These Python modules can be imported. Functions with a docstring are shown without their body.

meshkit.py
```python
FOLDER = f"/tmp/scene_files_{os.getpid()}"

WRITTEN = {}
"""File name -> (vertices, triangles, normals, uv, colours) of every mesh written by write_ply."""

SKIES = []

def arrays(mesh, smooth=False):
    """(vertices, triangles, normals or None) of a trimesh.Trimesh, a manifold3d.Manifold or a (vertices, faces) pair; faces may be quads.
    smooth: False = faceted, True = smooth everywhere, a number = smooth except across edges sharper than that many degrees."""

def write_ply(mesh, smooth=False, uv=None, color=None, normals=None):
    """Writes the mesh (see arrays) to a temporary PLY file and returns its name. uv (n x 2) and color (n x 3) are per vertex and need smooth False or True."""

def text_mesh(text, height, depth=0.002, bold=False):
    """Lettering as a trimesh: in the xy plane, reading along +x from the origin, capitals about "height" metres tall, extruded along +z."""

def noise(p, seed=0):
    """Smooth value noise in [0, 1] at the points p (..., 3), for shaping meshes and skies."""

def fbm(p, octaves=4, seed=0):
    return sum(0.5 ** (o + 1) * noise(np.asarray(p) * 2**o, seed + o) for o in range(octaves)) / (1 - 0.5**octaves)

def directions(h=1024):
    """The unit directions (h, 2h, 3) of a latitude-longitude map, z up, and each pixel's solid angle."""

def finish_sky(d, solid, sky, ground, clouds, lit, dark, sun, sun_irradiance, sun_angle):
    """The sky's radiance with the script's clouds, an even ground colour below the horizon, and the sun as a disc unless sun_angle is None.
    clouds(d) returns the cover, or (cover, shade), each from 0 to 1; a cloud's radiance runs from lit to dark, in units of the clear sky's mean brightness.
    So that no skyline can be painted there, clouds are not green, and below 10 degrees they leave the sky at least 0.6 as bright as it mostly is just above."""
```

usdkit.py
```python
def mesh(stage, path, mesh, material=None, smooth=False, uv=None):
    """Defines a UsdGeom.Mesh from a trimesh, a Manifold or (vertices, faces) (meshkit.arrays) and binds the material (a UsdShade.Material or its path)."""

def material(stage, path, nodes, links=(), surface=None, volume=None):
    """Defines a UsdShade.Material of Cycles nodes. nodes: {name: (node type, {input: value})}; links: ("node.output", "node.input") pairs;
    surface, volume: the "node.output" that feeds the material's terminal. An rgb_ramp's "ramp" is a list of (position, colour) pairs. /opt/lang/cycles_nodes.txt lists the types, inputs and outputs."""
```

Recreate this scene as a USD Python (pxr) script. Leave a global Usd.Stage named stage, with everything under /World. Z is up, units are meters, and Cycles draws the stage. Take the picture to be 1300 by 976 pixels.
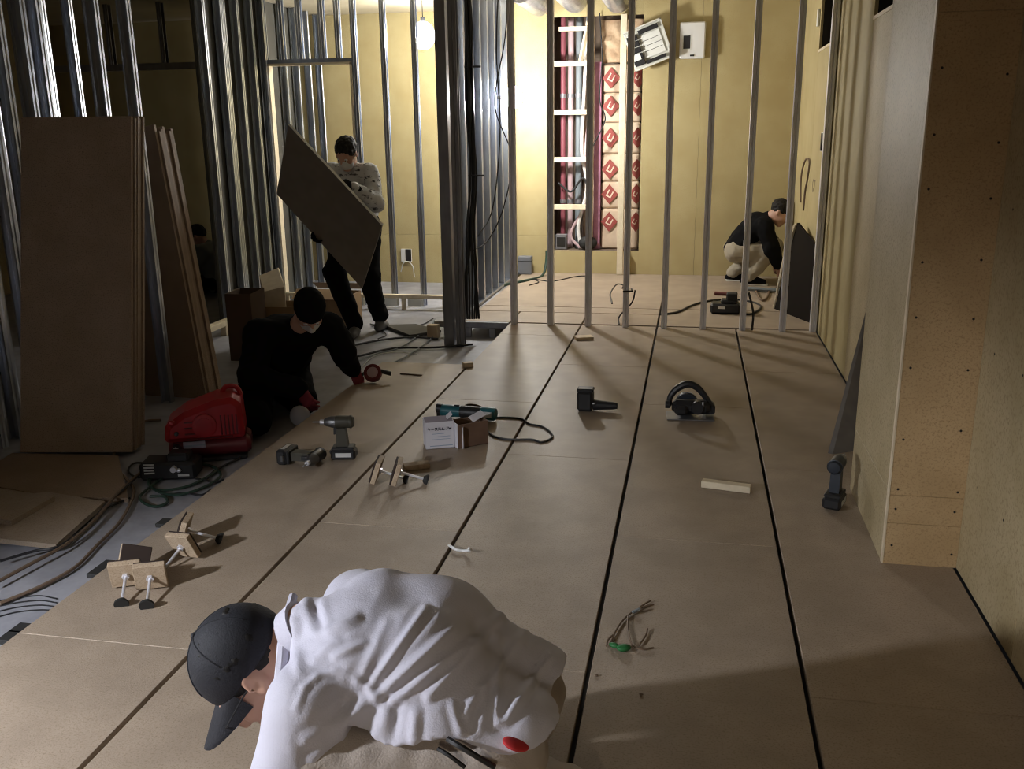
import math, random
import numpy as np, trimesh, shapely
from shapely.geometry import Polygon
import usdkit, meshkit
from pxr import Usd, UsdGeom, UsdShade, UsdLux, Gf, Sdf, Vt
random.seed(7); RNG = np.random.default_rng(7)
PI = math.pi
stage = Usd.Stage.CreateInMemory()
UsdGeom.SetStageUpAxis(stage, 'Z'); UsdGeom.SetStageMetersPerUnit(stage, 1.0)
UsdGeom.Xform.Define(stage, '/World'); UsdGeom.Scope.Define(stage, '/World/Looks')

# ------------------------------------------------------------------ camera, light levels, exposure
FPX, YAW, PITCH, ROLL, CAMZ = 1184.0, .19231, .26592, .01284, 1.5      # focal length in pixels of a 1300-wide picture; yaw left, pitch down
EXPOSURE = 0.0
LAMP_BACK, LAMP_LEFT, LAMP_NEAR, LAMP_REAR = 450.0, 165.0, 2400.0, 360.0   # emission strengths of the work lamps
def _cam_axes():
    cy, sy = math.cos(YAW), math.sin(YAW)
    f = np.array([-sy*math.cos(PITCH), cy*math.cos(PITCH), -math.sin(PITCH)])
    r = np.array([cy, sy, 0]); d = np.cross(f, r); c, s = math.cos(ROLL), math.sin(ROLL)
    return c*r + s*d, -s*r + c*d, f
CR, CD, CF = _cam_axes()
cam = UsdGeom.Camera.Define(stage, '/World/camera')
mtx = Gf.Matrix4d(*[float(x) for x in (*CR, 0, *(-CD), 0, *(-CF), 0, 0, 0, CAMZ, 1)])
cam.AddTransformOp().Set(mtx)
cam.CreateHorizontalApertureAttr(36.0); cam.CreateVerticalApertureAttr(36.0*976/1300)
cam.CreateFocalLengthAttr(36.0*FPX/1300); cam.CreateClippingRangeAttr(Gf.Vec2f(.05, 100)); cam.CreateExposureAttr(EXPOSURE)
dome = UsdLux.DomeLight.Define(stage, '/World/sky'); dome.CreateIntensityAttr(0.004); dome.CreateColorAttr(Gf.Vec3f(.9, .95, 1.0))

def fl(px, py, z=0.0):                                                # the point of the horizontal plane z that the photograph shows at this pixel
    d = (px-650)/FPX*CR + (py-488)/FPX*CD + CF
    return np.array([0, 0, CAMZ]) + d*(z-CAMZ)/d[2]
def aty(px, py, y):
    d = (px-650)/FPX*CR + (py-488)/FPX*CD + CF
    return np.array([0, 0, CAMZ]) + d*y/d[1]

# ------------------------------------------------------------------ helpers
USED = {}; WORLD = {}
def numbered(path):
    n = USED.get(path, 0); USED[path] = n+1
    return path if n == 0 else f'{path}_{n:03d}'
def rz(a): c, s = math.cos(a), math.sin(a); return np.array([[c, -s, 0], [s, c, 0], [0, 0, 1]])
def rx(a): c, s = math.cos(a), math.sin(a); return np.array([[1, 0, 0], [0, c, -s], [0, s, c]])
def ry(a): c, s = math.cos(a), math.sin(a); return np.array([[c, 0, s], [0, 1, 0], [-s, 0, c]])
def T4(R=None, t=(0, 0, 0)):
    m = np.eye(4); m[:3, :3] = np.eye(3) if R is None else R; m[:3, 3] = t; return m
def tag(prim, label=None, cat=None, group=None, kind=None):
    for k, v in (('label', label), ('category', cat), ('group', group), ('kind', kind)):
        if v: prim.SetCustomDataByKey(k, v)
    return prim
def thing(name, label, cat, loc=(0, 0, 0), R=None, group=None, kind=None):
    path = numbered('/World/'+name); x = UsdGeom.Xform.Define(stage, path)
    m = T4(R, loc); x.AddTransformOp().Set(Gf.Matrix4d(*[float(v) for v in m.T.ravel()])); WORLD[path] = m
    return tag(x.GetPrim(), label, cat, group, kind)
def obj(name, mesh, mat, parent=None, smooth=35, world=False, label=None, cat=None, group=None, kind=None):
    base = '/World' if parent is None else str(parent.GetPath()); path = numbered(base+'/'+name)
    if isinstance(mesh, list): mesh = trimesh.util.concatenate(mesh)
    if world and parent is not None:
        root = '/'.join(base.split('/')[:3])
        mesh = mesh.copy(); mesh.apply_transform(np.linalg.inv(WORLD[root]))
    p = usdkit.mesh(stage, path, mesh, mat, smooth=smooth).GetPrim()
    return tag(p, label, cat, group, kind)
def copy_of(root, label, loc, R=None, group=None):
    path = numbered('/World/'+root.GetName()); x = UsdGeom.Xform.Define(stage, path); m = T4(R, loc); WORLD[path] = m
    x.AddTransformOp().Set(Gf.Matrix4d(*[float(v) for v in m.T.ravel()]))
    p = x.GetPrim(); p.GetReferences().AddInternalReference(root.GetPath()); p.SetInstanceable(True)
    was = root.GetCustomData(); return tag(p, label, was['category'], group or was.get('group'))
_CH = None
def box(size, c=(0, 0, 0), ch=0.0, R=None):
    sx, sy, sz = [s/2 for s in size]
    if ch > 0:
        ch = min(ch, .45*min(size)); pts = []
        for a in (-1, 1):
            for b in (-1, 1):
                for d in (-1, 1):
                    pts += [(a*(sx-ch), b*(sy-ch), d*sz), (a*(sx-ch), b*sy, d*(sz-ch)), (a*sx, b*(sy-ch), d*(sz-ch))]
        m = trimesh.convex.convex_hull(np.array(pts))
    else: m = trimesh.creation.box(size)
    if R is not None: m.apply_transform(T4(R))
    m.apply_translation(c); return m
def bx(x0, x1, y0, y1, z0, z1, ch=0.0): return box((x1-x0, y1-y0, z1-z0), ((x0+x1)/2, (y0+y1)/2, (z0+z1)/2), ch)
def align(d):
    d = np.asarray(d, float); d = d/np.linalg.norm(d); a = np.array([0, 0, 1.0]) if abs(d[2]) < .95 else np.array([1.0, 0, 0])
    u = np.cross(a, d); u /= np.linalg.norm(u); return np.stack([u, np.cross(d, u), d], 1)
def cyl(a, b, r, r2=None, n=16):
    a, b = np.asarray(a, float), np.asarray(b, float); r2 = r if r2 is None else r2; R = align(b-a); t = np.linspace(0, 2*PI, n, endpoint=False)
    ring = np.stack([np.cos(t), np.sin(t), 0*t], 1)
    v = np.vstack([a+(ring*r)@R.T, b+(ring*r2)@R.T, a[None], b[None]]); i = np.arange(n); j = (i+1) % n
    f = np.vstack([np.stack([i, j, n+j], 1), np.stack([i, n+j, n+i], 1), np.stack([0*i+2*n, j, i], 1), np.stack([0*i+2*n+1, n+i, n+j], 1)])
    return trimesh.Trimesh(v, f, process=False)
def lathe(profile, c=(0, 0, 0), R=None, n=24):                         # profile: (radius, height) pairs, bottom to top
    p = np.array(profile, float); t = np.linspace(0, 2*PI, n, endpoint=False); k = len(p)
    v = np.stack([p[:, None, 0]*np.cos(t), p[:, None, 0]*np.sin(t), np.repeat(p[:, 1:2], n, 1)], -1).reshape(-1, 3); f = []
    for a in range(k-1):
        i = np.arange(n); j = (i+1) % n
        f += [np.stack([a*n+i, a*n+j, a*n+n+j], 1), np.stack([a*n+i, a*n+n+j, a*n+n+i], 1)]
    m = trimesh.Trimesh(v, np.vstack(f), process=False); m.merge_vertices(); m.update_faces(m.nondegenerate_faces())
    if R is not None: m.apply_transform(T4(R))
    m.apply_translation(c); return m
def spline(pts, n=8):
    P = np.array(pts, float)
    if len(P) < 3: return P
    P = np.vstack([2*P[0]-P[1], P, 2*P[-1]-P[-2]]); out = []
    for i in range(1, len(P)-2):
        for t in np.linspace(0, 1, n, endpoint=False):
            a, b, c, d = P[i-1:i+3]
            out.append(.5*((2*b)+(c-a)*t+(2*a-5*b+4*c-d)*t*t+(3*b-a-3*c+d)*t**3))
    out.append(P[-2]); return np.array(out)
def tube(pts, r, n=8, smooth=8):
    P = spline(pts, smooth) if smooth else np.array(pts, float); k = len(P); r = np.broadcast_to(np.interp(np.linspace(0, 1, k), np.linspace(0, 1, np.size(r)), np.atleast_1d(r)), k)
    tg = np.gradient(P, axis=0); tg /= np.linalg.norm(tg, axis=1, keepdims=True)+1e-12; u = align(tg[0])[:, 0]; v = []
    t = np.linspace(0, 2*PI, n, endpoint=False)
    for i in range(k):
        u = u-tg[i]*(u@tg[i]); u /= np.linalg.norm(u)+1e-12; w = np.cross(tg[i], u)
        v.append(P[i]+r[i]*(np.cos(t)[:, None]*u+np.sin(t)[:, None]*w))
    v = np.vstack(v+[P[:1], P[-1:]]); f = []; i = np.arange(n); j = (i+1) % n
    for a in range(k-1): f += [np.stack([a*n+i, a*n+j, a*n+n+j], 1), np.stack([a*n+i, a*n+n+j, a*n+n+i], 1)]
    f += [np.stack([0*i+k*n, j, i], 1), np.stack([0*i+k*n+1, (k-1)*n+i, (k-1)*n+j], 1)]
    return trimesh.Trimesh(v, np.vstack(f), process=False)
def prism(poly, h, R=None, c=(0, 0, 0), z0=0.0):                        # polygon in xy extruded along z
    m = trimesh.creation.extrude_polygon(Polygon(poly) if not isinstance(poly, shapely.Geometry) else poly, h, engine='earcut'); m.apply_translation((0, 0, z0))
    if R is not None: m.apply_transform(T4(R))
    m.apply_translation(c); return m
def rounded(poly, r): return Polygon(poly).buffer(-r).buffer(2*r).buffer(-r)
def tf(m, R=None, t=(0, 0, 0)): m = m.copy(); m.apply_transform(T4(R, t)); return m
def cat(ms): return trimesh.util.concatenate(ms)
def blob(c, r, R=None, sub=3):
    m = trimesh.creation.icosphere(sub); m.apply_scale(1.0); m.vertices = m.vertices*np.asarray(r)
    if R is not None: m.apply_transform(T4(R))
    m.apply_translation(c); return m
def cloud(n, lo, hi): return RNG.uniform(lo, hi, (n, 3))

# ------------------------------------------------------------------ materials
def mat(name, c, rough=.6, metal=0.0, c2=None, scale=8.0, detail=4.0, bump=0.0, bscale=None, speck=None, sscale=160.0, spec=.4, stretch=(1, 1, 1), sheen=0.0, lo=.35, hi=.65):
    n = {'g': ('texture_coordinate', {}), 'p': ('principled_bsdf', {'base_color': c, 'roughness': rough, 'metallic': metal, 'specular_ior_level': spec, 'sheen_weight': sheen})}
    l = []
    if c2 is not None or speck is not None or bump:
        n['m'] = ('mapping', {'scale': stretch}); l.append(('g.object', 'm.vector'))
    last = None
    if c2 is not None:
        n['n'] = ('noise_texture', {'scale': scale, 'detail': detail, 'roughness': .6}); n['r'] = ('rgb_ramp', {'ramp': [(lo, c), (hi, c2)]})
        l += [('m.vector', 'n.vector'), ('n.fac', 'r.fac')]; last = 'r.color'
    if speck is not None:
        n['v'] = ('noise_texture', {'scale': sscale, 'detail': 2.0, 'roughness': .7}); n['vr'] = ('rgb_ramp', {'ramp': [(.5, (0, 0, 0)), (.72, (1, 1, 1))]})
        n['mx'] = ('mix_color', {'b': speck, 'a': c}); l += [('m.vector', 'v.vector'), ('v.fac', 'vr.fac'), ('vr.color', 'mx.fac')]
        if last: l.append((last, 'mx.a'))
        last = 'mx.result'
    if last: l.append((last, 'p.base_color'))
    if bump:
        n['bn'] = ('noise_texture', {'scale': bscale or scale*4, 'detail': 3.0}); n['b'] = ('bump', {'strength': bump, 'distance': .004})
        l += [('m.vector', 'bn.vector'), ('bn.fac', 'b.height'), ('b.normal', 'p.normal')]
    return usdkit.material(stage, '/World/Looks/'+name, n, l, surface='p.BSDF')
def glow(name, c, s): return usdkit.material(stage, '/World/Looks/'+name, {'e': ('emission', {'color': c, 'strength': s})}, surface='e.emission')
M = {}
M['panel'] = [mat(f'floor_particle_board_{i}', tuple(np.array((.39, .315, .245))*k), .5, c2=tuple(np.array((.32, .258, .20))*k), scale=5, speck=(.24, .18, .12), sscale=170, bump=.15, bscale=250, spec=.35) for i, k in enumerate((1.0, .96, 1.04))]
M['board_edge'] = mat('board_cut_edge', (.50, .40, .28), .8, c2=(.36, .27, .18), scale=60)
M['yellow'] = [mat(f'yellow_wall_board_{i}', tuple(np.array((.475, .40, .215))*k), .6, c2=tuple(np.array((.42, .34, .17))*k), scale=3, speck=(.38, .30, .13), sscale=120, spec=.3) for i, k in enumerate((1.0, .95))]
M['wallpb'] = [mat(f'wall_particle_board_{i}', tuple(np.array((.47, .385, .235))*k), .55, c2=tuple(np.array((.40, .32, .18))*k), scale=4, speck=(.28, .21, .11), sscale=110, spec=.35) for i, k in enumerate((1.0, .95, 1.05))]
M['column'] = mat('column_board', (.55, .395, .22), .55, c2=(.47, .33, .175), scale=4, speck=(.36, .24, .12), sscale=130, spec=.35)
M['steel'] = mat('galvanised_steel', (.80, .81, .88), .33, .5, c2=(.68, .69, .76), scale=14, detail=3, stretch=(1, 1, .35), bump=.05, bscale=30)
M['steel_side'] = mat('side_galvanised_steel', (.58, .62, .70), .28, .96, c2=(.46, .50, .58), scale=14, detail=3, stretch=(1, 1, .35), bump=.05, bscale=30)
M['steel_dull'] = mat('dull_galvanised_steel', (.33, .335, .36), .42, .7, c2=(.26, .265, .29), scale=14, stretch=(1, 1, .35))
M['slab'] = mat('slab_sheet', (.36, .365, .41), .5, c2=(.26, .265, .30), scale=6, bump=.3, bscale=30)
M['ceiling'] = mat('ceiling_board', (.62, .56, .42), .8, c2=(.55, .49, .36), scale=3)
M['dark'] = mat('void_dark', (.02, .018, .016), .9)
M['wood'] = mat('pale_timber', (.62, .50, .34), .6, c2=(.53, .41, .27), scale=20, stretch=(1, 1, .1))
M['cream'] = mat('cream_timber', (.72, .63, .47), .6, c2=(.64, .55, .40), scale=20)
M['black'] = mat('black_plastic', (.018, .018, .02), .45)
M['rubber'] = mat('black_rubber', (.02, .02, .02), .7)
M['white'] = mat('white_plastic', (.72, .72, .72), .4)

# ------------------------------------------------------------------ the setting
SL = -.13; CEIL = 3.0
XE = [-2.03, -1.430, -.845, -.248, .355, .948]                         # seams between the rows of floor panels
floor = thing('floor', 'raised floor of particle board panels with black seams between the rows', 'floor', kind='structure')
def panel(x0, x1, y0, y1, k):
    obj('panel', bx(x0, x1, y0, y1, -.022, 0, .0016), M['panel'][k % 3], floor)
joints = [[2.276, 4.07, 5.86], [1.44, 3.242, 5.04, 6.84], [2.355, 4.155, 5.955], [1.50, 3.30, 5.10, 6.90], [2.34, 4.14, 5.94]]
k = 0
for r in range(5):
    ys = [-1.9] + [j for j in [joints[r][0]-1.8] + joints[r] if j > -1.8] + ([] if r == 0 else [7.262])
    for a, b in zip(ys[:-1], ys[1:]):
        panel(XE[r]+(.007 if r else 0), XE[r+1]-.007, a+.001, b-.001, k); k += 2 if k % 5 else 1
for x0, x1, y0, y1 in [(-1.80, -1.437, 7.302, 7.752), (-1.423, -.852, 7.302, 7.752), (-.838, -.255, 7.302, 7.752), (-.241, .948, 7.302, 8.02),
                       (-1.80, -.255, 7.768, 8.004), (-1.80, -.255, 8.02, 10.0), (-.241, .948, 8.036, 10.0)]:
    panel(x0, x1, y0, y1, k); k += 1
obj('concrete_slab', bx(-7.2, 1.3, -2.2, 10.6, -.33, SL), M['slab'], kind='structure')
# back wall with the open service shaft
wb = thing('wall_back', 'yellow board back wall with an open service shaft', 'wall', kind='structure')
OX0, OX1, OZ0, OZ1 = -1.505, -.56, .245, 2.60
xs = [-7.2, -6.3, -5.4, -4.5, -3.6, -2.7, -1.95, OX0]
for a, b in zip(xs[:-1], xs[1:]): 
    obj('board', bx(a+.001, b-.001, 10.0, 10.02, SL, .40, .001), M['yellow'][0], wb); obj('board', bx(a+.001, b-.001, 10.0, 10.02, .402, CEIL, .001), M['yellow'][1 if a == -3.6 else 0], wb)
obj('board', bx(OX0, OX1, 10.0, 10.02, 0, OZ0, .001), M['yellow'][0], wb)
for a, b in ((OX1, .02), (.022, .97)):
    obj('board', bx(a, b, 10.0, 10.02, 0, CEIL, .001), M['yellow'][0], wb)
obj('header', bx(OX0, OX1, 10.0, 10.02, OZ1, CEIL, .001), M['yellow'][1], wb)
# right wall
wr = thing('wall_right', 'particle board right wall with two high duct openings', 'wall', kind='structure')
def wrb(y0, y1, z0, z1, i): obj('board', bx(.95, .97, y0+.001, y1-.001, z0+.001, z1-.001, .001), M['wallpb'][i % 3] if y1 < 7.3 else M['yellow'][i % 2], wr)
wrb(-2.2, .6, 0, CEIL, 0); wrb(.6, 2.62, 0, CEIL, 1); wrb(2.62, 3.9, 0, CEIL, 0); wrb(3.9, 5.3, 0, CEIL, 1); wrb(5.3, 5.86, 0, 2.09, 0); wrb(5.3, 5.86, 2.55, CEIL, 0)
wrb(5.86, 7.30, 0, CEIL, 0); wrb(7.30, 7.45, 0, CEIL, 1); wrb(7.45, 8.36, 0, 2.10, 0); wrb(7.45, 8.36, 2.62, CEIL, 0); wrb(8.36, 10.0, 0, CEIL, 1)
for y0, y1, z0, z1 in ((5.3, 5.86, 2.09, 2.55), (7.45, 8.36, 2.10, 2.62)):
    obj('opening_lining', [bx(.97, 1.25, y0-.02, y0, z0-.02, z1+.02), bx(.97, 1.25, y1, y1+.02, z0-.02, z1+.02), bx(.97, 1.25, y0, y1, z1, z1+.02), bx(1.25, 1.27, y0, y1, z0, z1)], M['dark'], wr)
    obj('opening_sill', bx(.945, 1.25, y0, y1, z0-.02, z0), M['cream'], wr)
# boxed-out column
co = thing('column', 'boxed column clad in screwed particle board', 'column', kind='structure')
CX, CY0, CY1 = .703, 3.222, 3.925
for z0, z1 in ((.0, .155), (.156, .26), (.261, 1.83), (1.831, CEIL)): obj('front_board', bx(CX+.004, .95, CY0, CY0+.02, z0, z1, .0008), M['column'], co)
for z0, z1 in ((0, .27), (.272, CEIL)): obj('side_board', bx(CX, CX+.02, CY0+.02, CY1, z0, z1, .001), M['wallpb'][0], co)
obj('corner_edge', bx(CX-.0015, CX+.004, CY0-.0015, CY0+.02, 0, CEIL), M['cream'], co)
obj('back_board', bx(CX, .95, CY1, CY1+.02, 0, CEIL), M['wallpb'][1], co)
# the rest of the shell, outside the picture
obj('wall_left', bx(-7.24, -7.2, -2.2, 10.0, SL, CEIL), M['wallpb'][1], kind='structure')
obj('wall_front', bx(-7.2, 1.0, -2.24, -2.2, SL, CEIL), M['wallpb'][1], kind='structure')
cl = thing('ceiling', 'ceiling boards, lower over the left room', 'ceiling', kind='structure')
obj('board', bx(-7.2, -1.95, -2.2, 10.6, 2.70, 2.75), M['ceiling'], cl); obj('board', bx(-1.95, 1.3, -2.2, 10.6, CEIL, CEIL+.05), M['ceiling'], cl); obj('drop', bx(-1.97, -1.95, -2.2, 10.0, 2.75, CEIL), M['ceiling'], cl)

# ------------------------------------------------------------------ lamps
def lamp(name, label, c, strength, r, col):
    t = thing(name, label, 'lamp', c)
    obj('bulb', blob((0, 0, 0), (r, r, r*1.15)), glow(name+'_glow', col, strength), t); return t
lb = lamp('globe_work_lamp', 'glaring bare work lamp clamped to the stud partition beside the service shaft', (-1.715, 9.04, 1.80), LAMP_BACK, .09, (1, .97, .91))
obj('clamp', [cyl((-.08, -.0, 0), (-.12, 0, 0), .022), box((.05, .03, .03), (-.125, 0, 0), .004)], M['black'], lb)
ll = lamp('hanging_work_lamp', 'glaring bare lamp hanging in the left room beside the steel post', (-2.56, 9.0, 2.37), LAMP_LEFT*.7, .11, (1, .97, .91))
obj('socket', cyl((0, 0, .11), (0, 0, .16), .022), M['black'], ll); obj('cord', cyl((0, 0, .16), (0, 0, .33), .004), M['black'], ll)
def stand_lamp(label, p, aim, col, strength, r=.05):
    t = thing('stand_work_lamp', label, 'lamp', (p[0], p[1], 0)); z = p[2]
    obj('bulb', blob((0, 0, z), (r, r, r)), glow(f'stand_glow_{int(strength)}', col, strength*(.05/r)**2), t); k = 2.0 if r != .05 else 1.0
    obj('reflector', lathe([(a_*k, b_*k) for a_, b_ in ((.03, -.09), (.075, -.06), (.105, .0), (.130, .13), (.134, .13), (.11, -.004), (.08, -.066), (.03, -.097))], (0, 0, z), align(aim)), M['black'], t)
    foot = SL if p[0] < -2.1 else 0
    obj('stand', [cyl((0, 0, foot), (0, 0, z-.14), .012)]+[cyl((0, 0, foot+.25), (.3*math.cos(a), .3*math.sin(a), foot), .01) for a in (0.3, 2.4, 4.5)], M['black'], t)
stand_lamp('work lamp with a deep reflector on a stand left of the photographer', (-2.6, .8, 1.12), (.56, .40, -.78), (.93, .95, 1), LAMP_NEAR, .048)
stand_lamp('work lamp with a deep reflector on a stand behind the photographer', (-.1, -.9, 1.3), (.22, 1, -1.2), (1, .88, .70), LAMP_REAR)

# ------------------------------------------------------------------ stud partitions
def stud(x, y, z0, z1, face=0, w=.045, d=.065, lip=.010, t=.0022, mir=1):
    """C section: flange of width w faces -y and +y, web of depth d; face turns it about z."""
    g = .006
    prof = [(-w/2, -d/2), (-.006, -d/2), (0, -d/2+g), (.006, -d/2), (w/2, -d/2), (w/2, -d/2+lip), (w/2-t, -d/2+lip), (w/2-t, -d/2+t), (.007, -d/2+t), (0, -d/2+g+t), (-.007, -d/2+t), (-w/2+t, -d/2+t),
            (-w/2+t, d/2-t), (w/2-t, d/2-t), (w/2-t, d/2-lip), (w/2, d/2-lip), (w/2, d/2), (-w/2, d/2)]
    P = np.array(prof)*(mir, 1)
    m = prism(P if mir > 0 else P[::-1], z1-z0, rz(face)); m.apply_translation((x, y, z0)); return m
fp = thing('stud_partition', 'open steel stud partition crossing the raised floor in front of the shaft', 'stud partition')
for i in range(8):
    x = -1.383+.297*i
    obj('stud', stud(x, 7.232, 0, CEIL, mir=-1 if i % 2 else 1), M['steel'], fp, smooth=False)
obj('stud', stud(.92, 7.24, 0, CEIL), M['steel'], fp, smooth=False)
obj('top_track', bx(-1.82, .948, 7.195, 7.27, CEIL-.04, CEIL-.001), M['steel'], fp)
sp = thing('stud_partition', 'steel stud side partition running back from the dark steel post to the glaring lamp', 'stud partition')
for i in range(9):
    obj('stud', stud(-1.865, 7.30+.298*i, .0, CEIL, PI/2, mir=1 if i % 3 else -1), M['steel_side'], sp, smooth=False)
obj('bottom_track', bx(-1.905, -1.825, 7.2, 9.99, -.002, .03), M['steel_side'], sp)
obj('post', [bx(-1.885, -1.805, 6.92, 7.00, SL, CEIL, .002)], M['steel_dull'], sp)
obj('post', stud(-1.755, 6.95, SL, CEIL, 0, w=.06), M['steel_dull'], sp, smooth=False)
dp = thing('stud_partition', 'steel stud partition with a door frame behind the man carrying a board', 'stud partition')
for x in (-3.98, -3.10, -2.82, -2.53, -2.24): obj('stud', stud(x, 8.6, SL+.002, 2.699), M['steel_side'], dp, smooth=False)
for x in (-3.80, -3.62, -3.40, -3.25): obj('cripple_stud', stud(x, 8.6, 2.16, 2.699), M['steel_side'], dp, smooth=False)
obj('header', bx(-3.96, -3.12, 8.565, 8.635, 2.125, 2.16), M['steel_side'], dp)
obj('frame_lining', [bx(-3.955, -3.935, 8.56, 8.64, SL, 2.12), bx(-3.145, -3.125, 8.56, 8.64, SL, 2.12), bx(-3.955, -3.125, 8.56, 8.64, 2.105, 2.125)], M['cream'], dp)
l2 = thing('stud_partition', 'steel stud partition between the dark left room and the doorway', 'stud partition')
for i, y in enumerate((7.45, 7.75, 7.80, 8.05, 8.32, 8.56, 9.0, 9.3, 9.6, 9.9)):
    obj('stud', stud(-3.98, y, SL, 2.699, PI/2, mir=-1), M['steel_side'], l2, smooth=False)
l1 = thing('stud_partition', 'bright steel stud partition at the left behind the leaning sheets', 'stud partition')
for i in range(11):
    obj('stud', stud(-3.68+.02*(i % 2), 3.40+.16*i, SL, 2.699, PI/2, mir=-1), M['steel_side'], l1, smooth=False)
obj('stud', stud(-3.42, 5.15, SL, 2.699, PI/2, mir=-1), M['steel_side'], l1, smooth=False)
obj('stud', stud(-3.22, 5.15, SL, 2.699, PI/2, mir=-1), M['steel_side'], l1, smooth=False)
obj('brace', bx(-3.70, -3.19, 5.13, 5.17, 2.62, 2.66), M['steel_side'], l1)
l0 = thing('stud_partition', 'second row of steel studs standing behind the leaning sheets at the left edge', 'stud partition')
for i in range(9): obj('stud', stud(-4.35+.015*(i % 2), 4.35+.27*i, SL, 2.699, PI/2, mir=-1), M['steel_side'], l0, smooth=False)
obj('header', bx(-4.36, -4.34, 4.2, 5.3, 2.05, 2.10), M['steel_dull'], l0)
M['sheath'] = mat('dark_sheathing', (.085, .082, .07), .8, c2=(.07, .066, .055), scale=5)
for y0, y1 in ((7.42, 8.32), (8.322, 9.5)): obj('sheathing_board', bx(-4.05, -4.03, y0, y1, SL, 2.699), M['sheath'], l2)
dl = thing('door_frame', 'dim steel door head frame in the dark left room', 'door frame')
obj('header', bx(-6.4, -4.1, 8.57, 8.63, 2.10, 2.16), M['steel_dull'], dl)
for x in (-6.3, -5.55, -5.0, -4.45): obj('cripple_stud', stud(x, 8.6, 2.16, 2.699), M['steel_dull'], dl, smooth=False)
for x in (-6.38, -4.14): obj('jamb', stud(x, 8.6, SL, 2.1), M['steel_dull'], dl, smooth=False)

# ------------------------------------------------------------------ service shaft behind the back wall
M['batt_paper'] = mat('insulation_paper', (.66, .53, .40), .6, c2=(.58, .45, .33), scale=6, bump=.5, bscale=14)
M['red_print'] = mat('red_print', (.30, .065, .055), .6)
M['cream_print'] = mat('cream_print', (.72, .58, .46), .6)
M['pink'] = mat('pink_insulation', (.50, .25, .38), .7, c2=(.42, .19, .30), scale=12)
M['brown_paper'] = mat('crumpled_brown_paper', (.42, .28, .17), .8, c2=(.60, .45, .30), scale=9, bump=.6, bscale=20)
M['pipe_red'] = mat('red_pipe', (.25, .07, .09), .5); M['pipe_pink'] = mat('pale_pink_pipe', (.50, .36, .38), .5); M['pipe_grey'] = mat('grey_pipe', (.20, .23, .25), .5)
M['pipe_white'] = mat('white_hose', (.70, .69, .66), .5); M['foil'] = mat('silver_foil', (.70, .70, .70), .3, .8, c2=(.55, .55, .56), scale=20, bump=.4, bscale=40)
obj('shaft_lining', [bx(OX0-.02, OX0, 10.02, 10.5, .1, CEIL), bx(OX1, OX1+.02, 10.02, 10.5, .1, CEIL), bx(OX0, OX1, 10.5, 10.52, .1, CEIL), bx(OX0, OX1, 10.02, 10.5, OZ0-.03, OZ0-.001)], mat('shaft_dark_lining', (.15, .11, .08), .9), wb)
for z in (2.155, 1.675, 1.195, .705): obj('batten', bx(OX0+.001, -1.10, 10.03, 10.075, z-.026, z+.026, .002), M['cream'], wb)
obj('upright', bx(-1.10, -1.06, 10.03, 10.10, OZ0, OZ1, .002), M['cream'], wb)
obj('brace', tube([(-1.12, 10.05, 2.55), (-1.20, 10.05, 2.16)], .025, 4, 0), M['cream'], wb)
obj('brace', bx(-1.42, -1.11, 10.03, 10.08, 2.47, 2.51), M['cream'], wb)
pz0, pz1 = OZ0+.002, 2.62
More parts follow.
